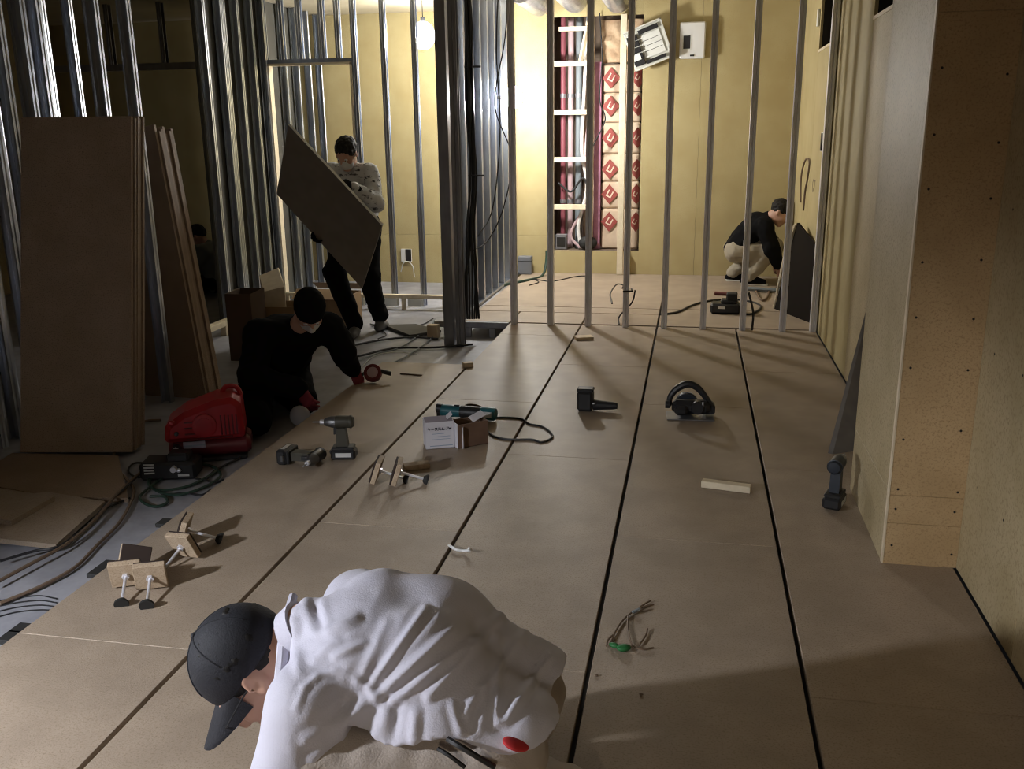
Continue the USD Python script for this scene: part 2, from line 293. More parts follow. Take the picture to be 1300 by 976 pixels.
for nm, lab, x, y, r, m in (('riser_pipe', 'dark red riser pipe, leftmost of the pipes in the shaft', -1.405, 10.26, .027, 'pipe_red'), ('riser_pipe', 'pale pink riser pipe between the red and the grey pipe', -1.325, 10.28, .032, 'pipe_pink'),
                            ('riser_pipe', 'dark grey riser pipe beside the white hoses in the shaft', -1.235, 10.26, .036, 'pipe_grey')):
    t = thing(nm, lab, 'pipe', (x, y, pz0)); obj('tube', cyl((0, 0, 0), (0, 0, pz1-pz0), r), M[m], t)
    for z in (.5, 1.6): obj('clip', lathe([(r, z-.02), (r+.006, z-.02), (r+.006, z+.02), (r, z+.02)]), M['steel_dull'], t)
for pts, lab, m, r in (([(-1.14, 10.2, 2.62), (-1.17, 10.18, 1.9), (-1.19, 10.15, 1.3), (-1.13, 10.14, .9), (-1.22, 10.14, .5), (-1.18, 10.13, .26)], 'white hose hanging in the shaft beside the grey pipe', 'pipe_white', .02),
                       ([(-1.12, 10.16, 1.62), (-1.15, 10.15, 1.2), (-1.11, 10.14, .8), (-1.30, 10.14, .42), (-1.2, 10.12, .26)], 'red and white hose curling down to the shaft sill', 'pipe_pink', .016),
                       ([(-1.44, 10.14, .95), (-1.3, 10.12, .86), (-1.18, 10.12, 1.0), (-1.12, 10.12, .92)], 'dark cable looping under the third batten of the shaft', 'rubber', .011)):
    obj('hose', tube(pts, r, 8), M[m], label=lab, cat='hose')
obj('wire', tube([(-1.0, 9.97, 2.62), (-.97, 9.97, 2.2), (-.99, 9.97, 1.8), (-.93, 9.97, 1.6), (-1.03, 9.98, 1.38), (-1.07, 10.0, 1.30)], .007, 6), M['rubber'], label='black wire hanging in front of the pink insulation strip', cat='wire')
t = thing('junction_box', 'small grey metal box at the bottom left of the shaft', 'junction box', (-1.40, 10.12, .248)); obj('housing', bx(-.06, .06, -.04, .04, .0, .16, .004), M['steel_dull'], t); obj('cover', bx(-.045, .045, -.046, -.04, .03, .13, .002), M['dark'], t)
obj('black_bag', tf(blob((0, 0, 0), (.10, .07, .075)), None, (-1.11, 10.09, .318)), M['rubber'], label='dark rolled bundle on the sill of the shaft', cat='bundle')
names = ['lowest', 'second lowest', 'third lowest', 'third highest', 'second highest', 'highest']
zs = [OZ0+.002, .68, .965, 1.25, 1.57, 1.87, 2.15]; dz_ = [.54, .83, 1.09, 1.41, 1.73, 2.01]
def u_mark(s):                                                        # the slanted open letter in the diamond
    return cat([prism(rounded([(-.30*s, .42*s), (-.16*s, .42*s), (-.16*s, -.18*s), (.16*s, -.18*s), (.16*s, .42*s), (.30*s, .42*s), (.30*s, -.32*s), (-.30*s, -.32*s)], .03*s), .0015)])
for i in range(6):
    t = thing('insulation_batt', f'insulation batt in paper printed with red diamonds, {names[i]} in the shaft', 'insulation', (-.775, 10.22, zs[i]))
    h = zs[i+1]-zs[i]-.004; b = box((.41, .12, h), (0, 0, h/2), .02).subdivide().subdivide(); b.vertices += (meshkit.noise(b.vertices*14+i*9, 3)[:, None]-.5)*(0, .03, 0)
    obj('wrap', b, M['batt_paper'], t, smooth=60); q = dz_[i]-zs[i]
    obj('diamond', prism([(0, -.105), (.090, 0), (0, .105), (-.090, 0)], .004, rx(PI/2), (-.115, -.074, q)), M['red_print'], t)
    obj('letter', tf(tf(u_mark(.10), rz(-.5)), rx(PI/2), (-.115, -.0785, q)), M['cream_print'], t)
    obj('diamond', prism([(0.03, -.105+.035), (.03, .105-.035), (0, .105), (-.090, 0), (0, -.105)], .004, rx(PI/2), (.170, -.074, q)), M['red_print'], t)
    obj('letter', tf(tf(u_mark(.07), rz(-.5)), rx(PI/2), (.155, -.0785, q)), M['cream_print'], t)
obj('paper_wrap', tf((lambda b: (setattr(b, 'vertices', b.vertices+(meshkit.noise(b.vertices*17, 8)[:, None]-.5)*(0, .07, 0)), b)[1])(box((.44, .10, .42), (0, 0, 0), .01).subdivide().subdivide().subdivide()), None, (-.785, 10.24, 2.375)), M['brown_paper'], label='crumpled brown paper stuffed above the top insulation batt', cat='paper')
obj('insulation_strip', bx(-1.058, -.985, 10.12, 10.165, OZ0+.002, 2.17, .006), M['pink'], label='narrow pink insulation strip standing left of the printed batts', cat='insulation')
obj('insulation_batt', bx(-1.195, -1.07, 10.34, 10.44, OZ0+.002, 2.1, .01), M['batt_paper'], label='narrow printed insulation behind the hoses of the shaft', cat='insulation')
t = thing('timber_stud', 'pale timber upright standing on the floor in front of the printed insulation', 'timber', (-.752, 9.955, .002)); obj('upright', bx(-.032, .032, -.03, .03, 0, 2.60, .003), M['cream'], t)
obj('foot_block', bx(.034, .085, -.03, .03, 0, .24, .002), M['wood'], t)
for i, (x, lab) in enumerate(((-1.62, 'silver flexible duct nearest the glaring lamp, end on under the ceiling'), (-1.25, 'silver flexible duct over the riser pipes, middle of three'), (-.82, 'silver flexible duct over the printed insulation, right of three'))):
    prof = []
    for k in range(49): prof += [(.112 if k % 2 else .122, .022*k)]
    prof = [(.0, 0)]+prof+[(0, 1.06)]
    obj('flexible_duct', lathe(prof, (x, 9.99, 2.735+.015*(i % 2)), rx(PI/2), 20), M['foil'], label=lab, cat='duct', smooth=60)

# ------------------------------------------------------------------ things on the back wall and floor beyond the studs
M['panel_grey'] = mat('grey_enamel', (.55, .55, .50), .5); M['label_white'] = mat('label_white', (.66, .67, .64), .6)
u = aty(833, 32, 9.93)-aty(795, 48, 9.93); ang = math.atan2(u[2], u[0])
t = thing('electrical_panel', 'open grey electrical panel hanging askew beside the timber upright', 'electrical panel', aty(820, 59, 9.86), ry(-ang))
obj('back_plate', bx(-.17, .22, .0, .03, -.19, .20, .004), M['panel_grey'], t); obj('rim', [bx(-.17, .22, -.03, .0, .185, .2), bx(.205, .22, -.03, 0, -.19, .2), bx(-.17, .22, -.03, 0, -.19, -.175)], M['panel_grey'], t)
obj('breaker_row', [bx(-.155, -.05, -.04, .0, z, z+.05, .004) for z in (-.15, -.09, -.03, .03, .09)], M['black'], t)
obj('chart', bx(-.03, .17, -.012, -.001, -.11, .11, .001), M['label_white'], t); obj('chart_lines', [bx(-.02, .16, -.0135, -.012, z, z+.004) for z in (-.05, .0, .05)], M['black'], t)
obj('terminal_bar', bx(-.03, .17, -.03, -.001, .125, .165, .003), M['black'], t); obj('terminal_bar', bx(-.04, .16, -.03, -.001, -.16, -.13, .003), M['black'], t); obj('sticker', bx(-.15, -.075, -.043, -.04, -.10, -.04), M['label_white'], t)
t = thing('breaker_box', 'closed white breaker box on the yellow back wall', 'breaker box', (-.075, 9.96, 2.335))
obj('case', bx(-.125, .125, -.05, .04, -.17, .17, .012), M['white'], t); obj('window', bx(-.09, -.02, -.054, -.048, -.08, .045, .004), M['black'], t); obj('window_frame', bx(-.10, -.01, -.0525, -.049, -.09, .055), M['label_white'], t); obj('latch', bx(-.02, .02, -.056, -.05, -.15, -.135, .002), M['black'], t)
t = thing('equipment_box', 'dark grey box on the floor in the corner by the side partition', 'box', (-1.765, 9.90, .002)); obj('case', bx(-.075, .075, -.05, .05, 0, .19, .006), mat('slate_grey', (.16, .17, .19), .5), t); obj('seam', bx(-.076, .076, -.051, .051, .14, .145), M['dark'], t)
cb = thing('cable_bundle', 'bundle of black cables hanging beside the steel post', 'cable bundle')
for i in range(10):
    a = i*.9; o = np.array([.014*math.cos(a)*(1+.3*(i % 3)), .014*math.sin(a)*(1+.3*(i % 3)), 0]); w = .012*RNG.uniform(-1, 1, (7, 3)); fan = (i-4.5)*.011
    pts = [np.array(p)+o+w[k] for k, p in enumerate([(-1.69, 7.12, 2.68), (-1.675, 7.12, 2.2), (-1.685, 7.12, 1.75), (-1.67, 7.12, 1.2), (-1.70, 7.12, .75)])]+[np.array((-1.715+fan, 7.12, .4))+o, np.array((-1.735+fan*1.6, 7.12+.004*i, .05))]
    obj('cable', tube(pts, .0085, 6), M['rubber'], cb)
for z, x in ((1.96, -1.683), (1.17, -1.672)): obj('tie', tube([(x-.03, 7.10, z), (x+.09, 7.13, z)], .008, 6, 0), M['black'], cb)
for i, pts in enumerate(([(-1.47, 7.6, 2.66), (-1.5, 7.6, 2.2), (-1.60, 7.65, 1.7), (-1.46, 7.6, 1.3), (-1.52, 7.55, .9), (-1.62, 7.4, .65), (-1.68, 7.14, .6)], [(-1.54, 7.6, 2.66), (-1.57, 7.6, 2.1), (-1.55, 7.6, 1.5), (-1.60, 7.5, .9), (-1.66, 7.2, .7)])):
    obj('wire', tube(pts, .005, 6), M['rubber'], label=['thin black wire bowing out in front of the side partition', 'thin black wire hanging straight behind the bowed one'][i], cat='wire')
M['green_cord'] = mat('green_cord', (.022, .05, .036), .5); M['cord_black'] = mat('black_cord', (.02, .02, .022), .5); M['cord_brown'] = mat('brown_cord', (.16, .11, .075), .5)
def cord(name, label, pts, r, m, z=0.0, cat_='cord'):
    P = [fl(*p[:2], z+r+(p[2] if len(p) > 2 else 0)) for p in pts]
    return obj(name, tube(P, r*(.62 if z < -.05 else 1), 7), M[m], label=label, cat=cat_)
t0_ = [aty(694, 318, 9.9), aty(693, 335, 9.85), fl(688, 350, .01), fl(668, 356, .01), fl(640, 362, .01), fl(626, 372, .01)]
obj('extension_cord', tube(t0_, .014, 7), M['green_cord'], label='dark green cord dropping beside the shaft and along the floor to the side partition', cat='cord')
cord('wire', 'thin dark wire lying on the lit floor under the shaft', [(672, 362), (684, 358), (678, 354), (700, 357), (730, 351), (745, 350)], .005, 'cord_black')
cord('wire', 'thin black wire looping on the floor left of the fourth stud', [(777, 385, .35), (775, 372, .28), (783, 361, .2), (791, 362, .2), (790, 366, .18)], .006, 'cord_black')
obj('wire', tube([fl(786, 412, .008), fl(787, 400, .05)+(0, -.05, 0), (-.445, 7.185, .20), (-.42, 7.18, .30)], .006, 6), M['cord_black'], label='black wire tied to the foot of the fourth stud', cat='wire')
obj('tie', tube([(-.515, 7.19, .285), (-.44, 7.185, .29), (-.455, 7.29, .29)], .008, 6, 0), M['black'], label='black tie round the fourth stud of the partition', cat='cable tie')
obj('wire', tube([(.43, 7.17, .30), (.47, 7.17, .15), (.47, 7.18, .01)], .009, 6), M['cord_black'], label='black wire tied to the seventh stud', cat='wire')
cord('extension_cord', 'long dark cord running across the lit floor to the black tool', [(838, 399), (860, 396), (880, 387), (905, 381), (935, 380), (958, 384), (966, 390), (955, 398), (945, 399)], .009, 'cord_black')
cord('cord', 'brown cord curling on the floor behind the seventh stud', [(945, 366), (958, 368), (964, 378), (969, 381), (974, 377), (978, 368), (990, 365)], .011, 'cord_brown')
t = thing('battery_charger', 'black battery charger on the lit floor behind the sixth gap of the studs', 'charger', fl(921, 400)+(0, .12, 0), rz(-.05))
obj('body', [box((.24, .17, .085), (0, 0, .0425), .015), box((.14, .12, .03), (.03, 0, .10), .01)], M['black'], t); obj('battery', box((.09, .12, .06), (.05, .0, .14), .01), M['rubber'], t); obj('label', box((.06, .002, .02), (-.03, -.086, .055)), M['white'], t)
t = thing('screwdriver', 'small dark red handled tool lying on the lit floor', 'tool', fl(917, 375), rz(-.2)); obj('handle', cyl((-.07, 0, .018), (.05, 0, .018), .018), mat('dark_red_plastic', (.12, .03, .025), .5), t); obj('shaft', cyl((.05, 0, .018), (.16, 0, .012), .005), M['steel_dull'], t)
# right corner
sa, sb, sc_, sd_ = fl(983, 392), np.array((.942, 7.56, .001)), np.array((.945, 7.62, .62)), aty(1012, 283, 8.27); off_ = np.array((.022, .012, 0))
sh = thing('leaning_sheet', 'dark brown sheet with a pale edge leaning across the corner by the right wall', 'board', (sa[0], sa[1], .0))
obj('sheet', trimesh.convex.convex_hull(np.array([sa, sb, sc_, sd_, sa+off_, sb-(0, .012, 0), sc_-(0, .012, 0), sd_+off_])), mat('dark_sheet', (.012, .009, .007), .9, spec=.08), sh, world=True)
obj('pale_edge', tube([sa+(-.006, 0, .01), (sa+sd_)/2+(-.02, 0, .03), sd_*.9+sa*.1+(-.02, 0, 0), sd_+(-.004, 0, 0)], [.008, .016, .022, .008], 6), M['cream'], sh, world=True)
obj('cord', tube([(.93, 8.75, .85), (.92, 8.75, 1.08), (.935, 8.65, 1.22), (.935, 8.35, 1.22), (.93, 8.35, 1.08), (.935, 8.5, .98), (.93, 8.5, .80)], .008, 6), M['cord_brown'], label='brown cord looping against the right wall above the dark leaning sheet', cat='cord')
obj('pipe', tube([(.90, 8.95, .60), (.90, 8.95, .3), (.90, 8.95, .08), (.86, 8.95, .03), (.50, 9.0, .03)], .02, 8, 6), M['pipe_grey'], label='grey bent pipe on the floor in front of the squatting man', cat='pipe')
obj('offcut_board', trimesh.convex.convex_hull(np.array([fl(1051, 575), fl(1079, 571), (.938, 5.15, .67), fl(1051, 575)+(.02, -.015, 0), fl(1079, 571)+(.012, -.018, 0), (.944, 5.135, .665)])), mat('grey_board', (.17, .155, .14), .7, c2=(.13, .12, .11), scale=10), label='dark grey tapering offcut board leaning on the right wall behind the column', cat='board')
t = thing('switch_box', 'small black and white switch on the right wall beyond the studs', 'switch', (.948, 7.66, 1.385)); obj('plate', bx(-.012, 0, -.05, .05, -.07, .07, .002), M['white'], t); obj('rocker', bx(-.02, -.012, -.045, .0, -.065, .065, .002), M['black'], t)
obj('socket', [bx(.93, .948, 8.42, 8.49, 2.29, 2.42, .003)], M['label_white'], label='pale plate high on the right wall left of the duct opening', cat='wall plate')
mk = meshkit.text_mesh('CT', .10, .001); mk.apply_transform(T4(np.array([[0, 0, -1], [-1, 0, 0], [0, 1, 0]]).astype(float), (.9495, 8.15, .985))); obj('chalk_mark', mk, M['cord_brown'], wr)
t = thing('wall_socket', 'white and black socket on the yellow wall of the left room', 'socket', aty(516, 324, 9.985)); obj('plate', bx(-.06, .06, -.012, .012, -.07, .07, .002), M['white'], t); obj('insert', bx(-.005, .06, -.022, -.012, -.06, .07, .003), M['black'], t)
obj('wire', tube([aty(509, 345, 9.95), aty(512, 334, 9.93), aty(518, 332, 9.93), aty(524, 338, 9.9), aty(526, 352, 9.9)], .006, 6), M['label_white'], label='thin pale wire arching below the wall socket of the left room', cat='wire')
# screws in the column and right wall boards
sc = [(893, 86), (1215, 95)]
for px, py in ((1196, 86), (1186, 171), (1179, 240), (1171, 333), (1163, 403), (1156, 467), (1147, 558), (1140, 621), (1137, 646), (1132, 692), (1279, 94), (1268, 181), (1258, 252), (1246, 330), (1236, 405), (1229, 470), (1220, 547), (1216, 625), (1212, 650), (1208, 704)):
    p = aty(px, py, CY0-.001)
    if p[0] < .945: obj('screw', cyl(p+(0, .002, 0), p, .0042, n=10), M['dark'], co)
for i, y in enumerate((3.1, 2.85)):
    for z in (.35, .8, 1.25): obj('screw', cyl((.951, y-.02*i, z), (.9495, y-.02*i, z), .004, n=10), M['dark'], wr)

# ------------------------------------------------------------------ left side: sheets, rails, boxes
def oriented(o, uu, vv, w, l, t):                                     # a board with corner o, width along uu, length along vv, thickness t behind
    uu = np.asarray(uu, float); uu /= np.linalg.norm(uu); vv = np.asarray(vv, float); vv = vv-uu*(vv@uu); vv /= np.linalg.norm(vv); nn = np.cross(uu, vv)
    return np.stack([uu, vv, nn], 1), np.asarray(o, float)
M['stack'] = [mat(f'stacked_board_{i}', tuple(np.array((.37, .275, .205))*k), .6, c2=tuple(np.array((.31, .23, .165))*k), scale=5, speck=(.18, .125, .085), sscale=150, bump=.1, bscale=200) for i, k in enumerate((1.0, .85))]
yw, lean = .1657, .278; uu = np.array([math.cos(yw), math.sin(yw), 0]); nn = np.array([-math.sin(yw), math.cos(yw), 0]); vv = math.cos(lean)*np.array([0, 0, 1.0])+math.sin(lean)*nn
ranks = ['front', 'second', 'third', 'fourth', 'fifth', 'sixth', 'seventh', 'eighth']
Rb = np.stack([uu, vv, np.cross(uu, vv)], 1); back = -np.cross(uu, vv)
for i in range(5):
    o = np.array([-3.437, 4.07, SL+.026])+nn*(.0265*i)/math.cos(lean)*1.02+uu*(.004, .012, .016, .013, .02)[i]
    b = thing('leaning_sheet', f'brown particle board sheet leaning on the left studs, {ranks[i]} of the near stack', 'board', o, Rb, 'near stack of leaning sheets')
    obj('sheet', bx(0, .59, .001, 1.77-.008*(i % 2), -.0225, 0, .0012), M['stack'][i % 2], b)
bot = fl(262, 506, SL+.002)
ytop = min(np.arange(5.2, 6.6, .01), key=lambda y: abs(np.linalg.norm(aty(195, 158, y)-bot)-1.75)); v2 = aty(195, 158, ytop)-bot; v2 /= np.linalg.norm(v2)
u2 = np.array([.99, -.06, 0]); u2 = u2-v2*(u2@v2); u2 /= np.linalg.norm(u2); n2 = np.cross(u2, v2); R2 = np.stack([u2, v2, n2], 1)
for i in range(7):
    b = thing('leaning_sheet', f'dark board sheet leaning behind the steel studs, {ranks[i]} of the far stack', 'board', bot-n2*.0275*i+u2*(.004*((i*3) % 4)), R2, 'far stack of leaning sheets')
    obj('sheet', bx(-.59, 0, .0, 1.75-.02*((i*2) % 3), -.023, 0, .0012), M['stack'][(i+1) % 2], b)
def flat(name, label, quad, z, t, m):                                 # a sheet lying flat, its corners on the plane z
    P = np.array([fl(*q, z)[:2] if len(q) == 2 else q[:2] for q in quad]); 
    if np.cross(np.append(P[1]-P[0], 0), np.append(P[2]-P[1], 0))[2] < 0: P = P[::-1]
    return obj(name, prism(P, t, None, (0, 0, z-t)), m, label=label, cat='board')
flat('floor_sheet', 'dark brown sheet lying on the slab under the leaning stack', [(15, 575), (150, 578), (163, 632), (66, 630), (-40, 610)], SL+.023, .022, M['stack'][1])
flat('floor_sheet', 'light particle board sheet lying on the slab, front corner towards the cables', [(71, 691), (133, 636), (60, 624), (-60, 640), (-60, 677)], SL+.046, .022, M['panel'][0])
flat('floor_sheet', 'light particle board offcut lying on top at the left edge of the photo', [(69, 630), (14, 661), (-50, 650), (-50, 612)], SL+.069, .022, M['panel'][1])
flat('floor_sheet', 'small dark grey offcut lying on the slab right of the walking man', [(487, 412), (528, 411), (560, 419), (520, 425)], SL+.03, .022, M['sheath'])
rl = thing('edge_rail', 'pale timber edge rail on blocks along the back of the left room', 'rail')
obj('beam', bx(-3.9, -2.0, 8.36, 8.42, -.018, .015, .003), M['cream'], rl)
for i, x in enumerate((-3.8, -3.5, -3.2, -2.86, -2.62, -2.22)): obj('block', bx(x, x+(.14 if i != 5 else .20), 8.35, 8.41, -.092, -.019, .003), M['label_white'], rl); obj('leg', cyl((x-.05, 8.39, SL), (x-.05, 8.39, -.019), .022), M['cream'], rl)
rl2 = thing('edge_rail', 'pale timber edge rail running back along the foot of the dark left studs', 'rail')
obj('beam', bx(-3.86, -3.79, 6.7, 8.2, -.045, -.0, .003), M['cream'], rl2)
for y in (6.75, 7.05, 7.35, 7.65, 7.95): obj('leg', bx(-3.85, -3.80, y, y+.05, SL, -.046, .002), M['cream'], rl2)
rl3 = thing('edge_joist', 'dark steel edge joist on short legs under the foot of the post', 'joist')
obj('channel', bx(-2.06, -1.44, 7.265, 7.30, -.05, -.002, .003), M['steel_dull'], rl3)
for x in (-1.98, -1.80, -1.60): obj('leg', bx(x, x+.05, 7.27, 7.30, SL, -.05, .002), M['steel_dull'], rl3)
obj('edge_block', bx(-2.10, -2.01, 7.18, 7.25, SL, -.02, .004), M['wood'], label='pale timber block standing on the slab at the foot of the post', cat='block')
M['card'] = mat('cardboard', (.30, .20, .11), .8, c2=(.25, .165, .09), scale=5); M['card_dark'] = mat('dark_cardboard', (.10, .065, .045), .8)
def carton(label, c, size, a, m, flaps=True):
    t = thing('cardboard_box', label, 'cardboard box', c, rz(a)); w, d, h = size; k = .005
    obj('wall', [bx(-w/2, w/2, -d/2, -d/2+k, 0, h), bx(-w/2, w/2, d/2-k, d/2, 0, h), bx(-w/2, -w/2+k, -d/2, d/2, 0, h), bx(w/2-k, w/2, -d/2, d/2, 0, h), bx(-w/2, w/2, -d/2, d/2, 0, k)], m, t)
    if flaps:
        for s in (-1, 1): obj('flap', box((w-.01, .14, .004), (0, s*(d/2+.055), h+.03), 0, rx(s*-.5)), m, t)
    return t
carton('dark cardboard box standing behind the crouching man in black', fl(318, 452, SL+.001), (.19, .3, .50), .1, M['card_dark'], False)
cb2 = carton('brown cardboard box with a white sheet propped in it', (-3.16, 6.75, SL+.001), (.30, .3, .34), .15, M['card'], False)
carton('brown cardboard box on the slab behind the carrying man', (-3.14, 7.72, SL+.001), (.46, .36, .26), 0, M['card'])
ps = [aty(329, 350, 6.98), aty(353, 340, 6.98), aty(361, 364, 6.66), aty(335, 370, 6.66)]
obj('paper_sheet', trimesh.convex.convex_hull(np.array([*ps, *(np.array(ps)+(0, .012, 0)), ps[3]+(0, .0, -.28), ps[2]+(0, 0, -.28)])), M['cream'], label='cream sheet sticking up out of the brown cardboard box', cat='sheet')

# ------------------------------------------------------------------ bodies: smooth unions of tapered bones, meshed as one surface
def nets(V, lo, h):
    S = V < 0; n = np.array(V.shape)-1
    c = [S[a:a+n[0], b:b+n[1], d:d+n[2]] for a in (0, 1) for b in (0, 1) for d in (0, 1)]
    act = np.logical_or.reduce(c) & ~np.logical_and.reduce(c); I = np.argwhere(act); idx = np.full(n, -1); idx[tuple(I.T)] = np.arange(len(I))
    acc = np.zeros((len(I), 3)); cnt = np.zeros(len(I)); off = [np.array((a, b, d)) for a in (0, 1) for b in (0, 1) for d in (0, 1)]
    for a in range(8):
        for b in range(a+1, 8):
            if np.abs(off[a]-off[b]).sum() != 1: continue
            va, vb = V[tuple((I+off[a]).T)], V[tuple((I+off[b]).T)]; m = (va < 0) != (vb < 0); t = np.where(m, va/np.where(m, va-vb, 1), 0)
            acc[m] += (off[a]+t[:, None]*(off[b]-off[a]))[m]; cnt += m
    v = (I+acc/cnt[:, None])*h+lo; F = []
    for ax in range(3):
        p, q = [(1, 2), (2, 0), (0, 1)][ax]; s0 = [slice(0, n[k]) if k == ax else slice(1, n[k]) for k in range(3)]; s1 = list(s0); s1[ax] = slice(1, n[ax]+1)
        d = S[tuple(s0)].astype(int)-S[tuple(s1)].astype(int); E_ = np.argwhere(d != 0)
        if not len(E_): continue
        sg = d[tuple(E_.T)]; E_ = E_+np.array([0 if k == ax else 1 for k in range(3)]); ep, eq = np.eye(3, dtype=int)[p], np.eye(3, dtype=int)[q]
        Q = np.stack([idx[tuple((E_-ep-eq).T)], idx[tuple((E_-eq).T)], idx[tuple(E_.T)], idx[tuple((E_-ep).T)]], 1); Q[sg < 0] = Q[sg < 0][:, ::-1]
        F += [Q[:, [0, 1, 2]], Q[:, [0, 2, 3]]]
    return trimesh.Trimesh(v, np.vstack(F), process=False)
class Flesh:
    def __init__(s): s.p = []
    def cone(s, a, b, ra, rb=None, k=.03): s.p.append(('c', np.array(a, float), np.array(b, float), ra, ra if rb is None else rb, k, 0)); return s
    def ell(s, c, r, R=None, k=.02, cut=False): s.p.append(('e', np.array(c, float), np.array(r, float), np.eye(3) if R is None else R, 0, k, cut)); return s
    def cutf(s, f, k=.01): s.fc = (f, k); return s
    def chain(s, pts, rs, k=.03):
        for i in range(len(pts)-1): s.cone(pts[i], pts[i+1], rs[i], rs[i+1], k)
        return s
    def mesh(s, h=.01, keep=None):
        lo, hi = np.full(3, 9e9), np.full(3, -9e9); bb = []
        for q in s.p:
            m = max(q[3], q[4]) if q[0] == 'c' else max(q[2]); pts = np.stack([q[1], q[2]]) if q[0] == 'c' else q[1][None]
            a, b = pts.min(0)-m-q[5]-2*h, pts.max(0)+m+q[5]+2*h; bb.append((a, b))
            if not q[6]: lo, hi = np.minimum(lo, a), np.maximum(hi, b)
        n = np.ceil((hi-lo)/h).astype(int)+1; V = np.full(n, 1.0)
        for q, (a, b) in zip(s.p, bb):
            i0 = np.clip(np.floor((a-lo)/h).astype(int), 0, n); i1 = np.clip(np.ceil((b-lo)/h).astype(int)+1, 0, n); sl = tuple(slice(x, y) for x, y in zip(i0, i1))
            if min(i1-i0) <= 0: continue
            P = np.stack(np.meshgrid(*[lo[k]+h*np.arange(i0[k], i1[k]) for k in range(3)], indexing='ij'), -1)
            if q[0] == 'c':
                ba = q[2]-q[1]; t = np.clip(((P-q[1])@ba)/(ba@ba+1e-12), 0, 1); d = np.linalg.norm(P-q[1]-t[..., None]*ba, axis=-1)-(q[3]+(q[4]-q[3])*t)
            else:
                L = (P-q[1])@q[3]; k0 = np.linalg.norm(L/q[2], axis=-1); k1 = np.linalg.norm(L/q[2]**2, axis=-1); d = np.where(k1 > 1e-9, k0*(k0-1)/np.maximum(k1, 1e-9), -min(q[2]))
            o = V[sl]; k = q[5]
            if q[6]: hh = np.clip(.5-.5*(o+d)/k, 0, 1); V[sl] = o*(1-hh)-d*hh+k*hh*(1-hh)
            else: hh = np.clip(.5+.5*(d-o)/k, 0, 1); V[sl] = d*(1-hh)+o*hh-k*hh*(1-hh)
        if hasattr(s, 'fc'):
            P = np.stack(np.meshgrid(*[lo[k]+h*np.arange(n[k]) for k in range(3)], indexing='ij'), -1); V = np.maximum(V, -s.fc[0](P))
        V[[0, -1]] = 1; V[:, [0, -1]] = 1; V[:, :, [0, -1]] = 1
        return nets(V, lo, h)
def taub(m, n=6):
    from scipy.sparse import coo_matrix
    f = m.faces; e = np.vstack([f[:, [0, 1]], f[:, [1, 2]], f[:, [2, 0]]]); e = np.unique(np.vstack([e, e[:, ::-1]]), axis=0); k = len(m.vertices)
    A = coo_matrix((np.ones(len(e)), (e[:, 0], e[:, 1])), (k, k)).tocsr(); d = np.asarray(A.sum(1)).ravel(); v = np.array(m.vertices); ok = (d > 0)[:, None]; d = np.maximum(d, 1)[:, None]
    for i in range(n): v = v+np.where(ok, (.5, -.52)[i % 2]*(A@v/d-v), 0)
    return trimesh.Trimesh(v, f, process=False)
def folds(m, amp, f, seed=0):
    N = m.vertex_normals; q = meshkit.noise(m.vertices*np.asarray(f, float), seed)-.5; q2 = meshkit.noise(m.vertices*np.asarray(f, float)*2.3+5, seed+3)-.5
    m.vertices = m.vertices+N*(amp*(q+.5*q2))[:, None]; return m
def frame(fwd, up): 
    f = np.asarray(fwd, float); f = f/np.linalg.norm(f); u = np.asarray(up, float); u = u-f*(u@f); u /= np.linalg.norm(u); return np.stack([np.cross(f, u), f, u], 1)   # columns: right, forward, up
def head_flesh(F, c, R, ears=True, s=1.0):
    g = lambda x, y, z: np.asarray(c)+R@np.array([x, y, z])*s
    F.ell(g(0, -.012, .035), np.array((.074, .094, .086))*s, R, .02); F.ell(g(0, .022, -.035), np.array((.060, .070, .078))*s, R, .03); F.cone(g(-.012, .070, -.098), g(.012, .070, -.098), .020*s, .020*s, .03)
    F.cone(g(0, .086, .012), g(0, .106, -.030), .011*s, .015*s, .012); F.ell(g(-.011, .094, -.034), np.array((.009, .011, .009))*s, R, .006); F.ell(g(.011, .094, -.034), np.array((.009, .011, .009))*s, R, .006)
    F.cone(g(-.045, .072, .022), g(.045, .072, .022), .012*s, .012*s, .016)
    for q in (-1, 1):
        F.ell(g(q*.032, .084, .002), np.array((.016, .012, .010))*s, R, .008, cut=True)
        F.ell(g(q*.047, .055, -.028), np.array((.020, .024, .020))*s, R, .02)
    F.cone(g(-.018, .092, -.064), g(.018, .092, -.064), .0075*s, .0075*s, .006); F.cone(g(-.016, .089, -.078), g(.016, .089, -.078), .0085*s, .0085*s, .006)
    if ears:
        for q in (-1, 1):
            E3 = R@rz(q*-.35); F.ell(g(q*.078, -.012, -.006), np.array((.011, .021, .034))*s, E3, .008); F.ell(g(q*.088, -.008, -.006), np.array((.008, .011, .020))*s, E3, .006, cut=True)
    return g
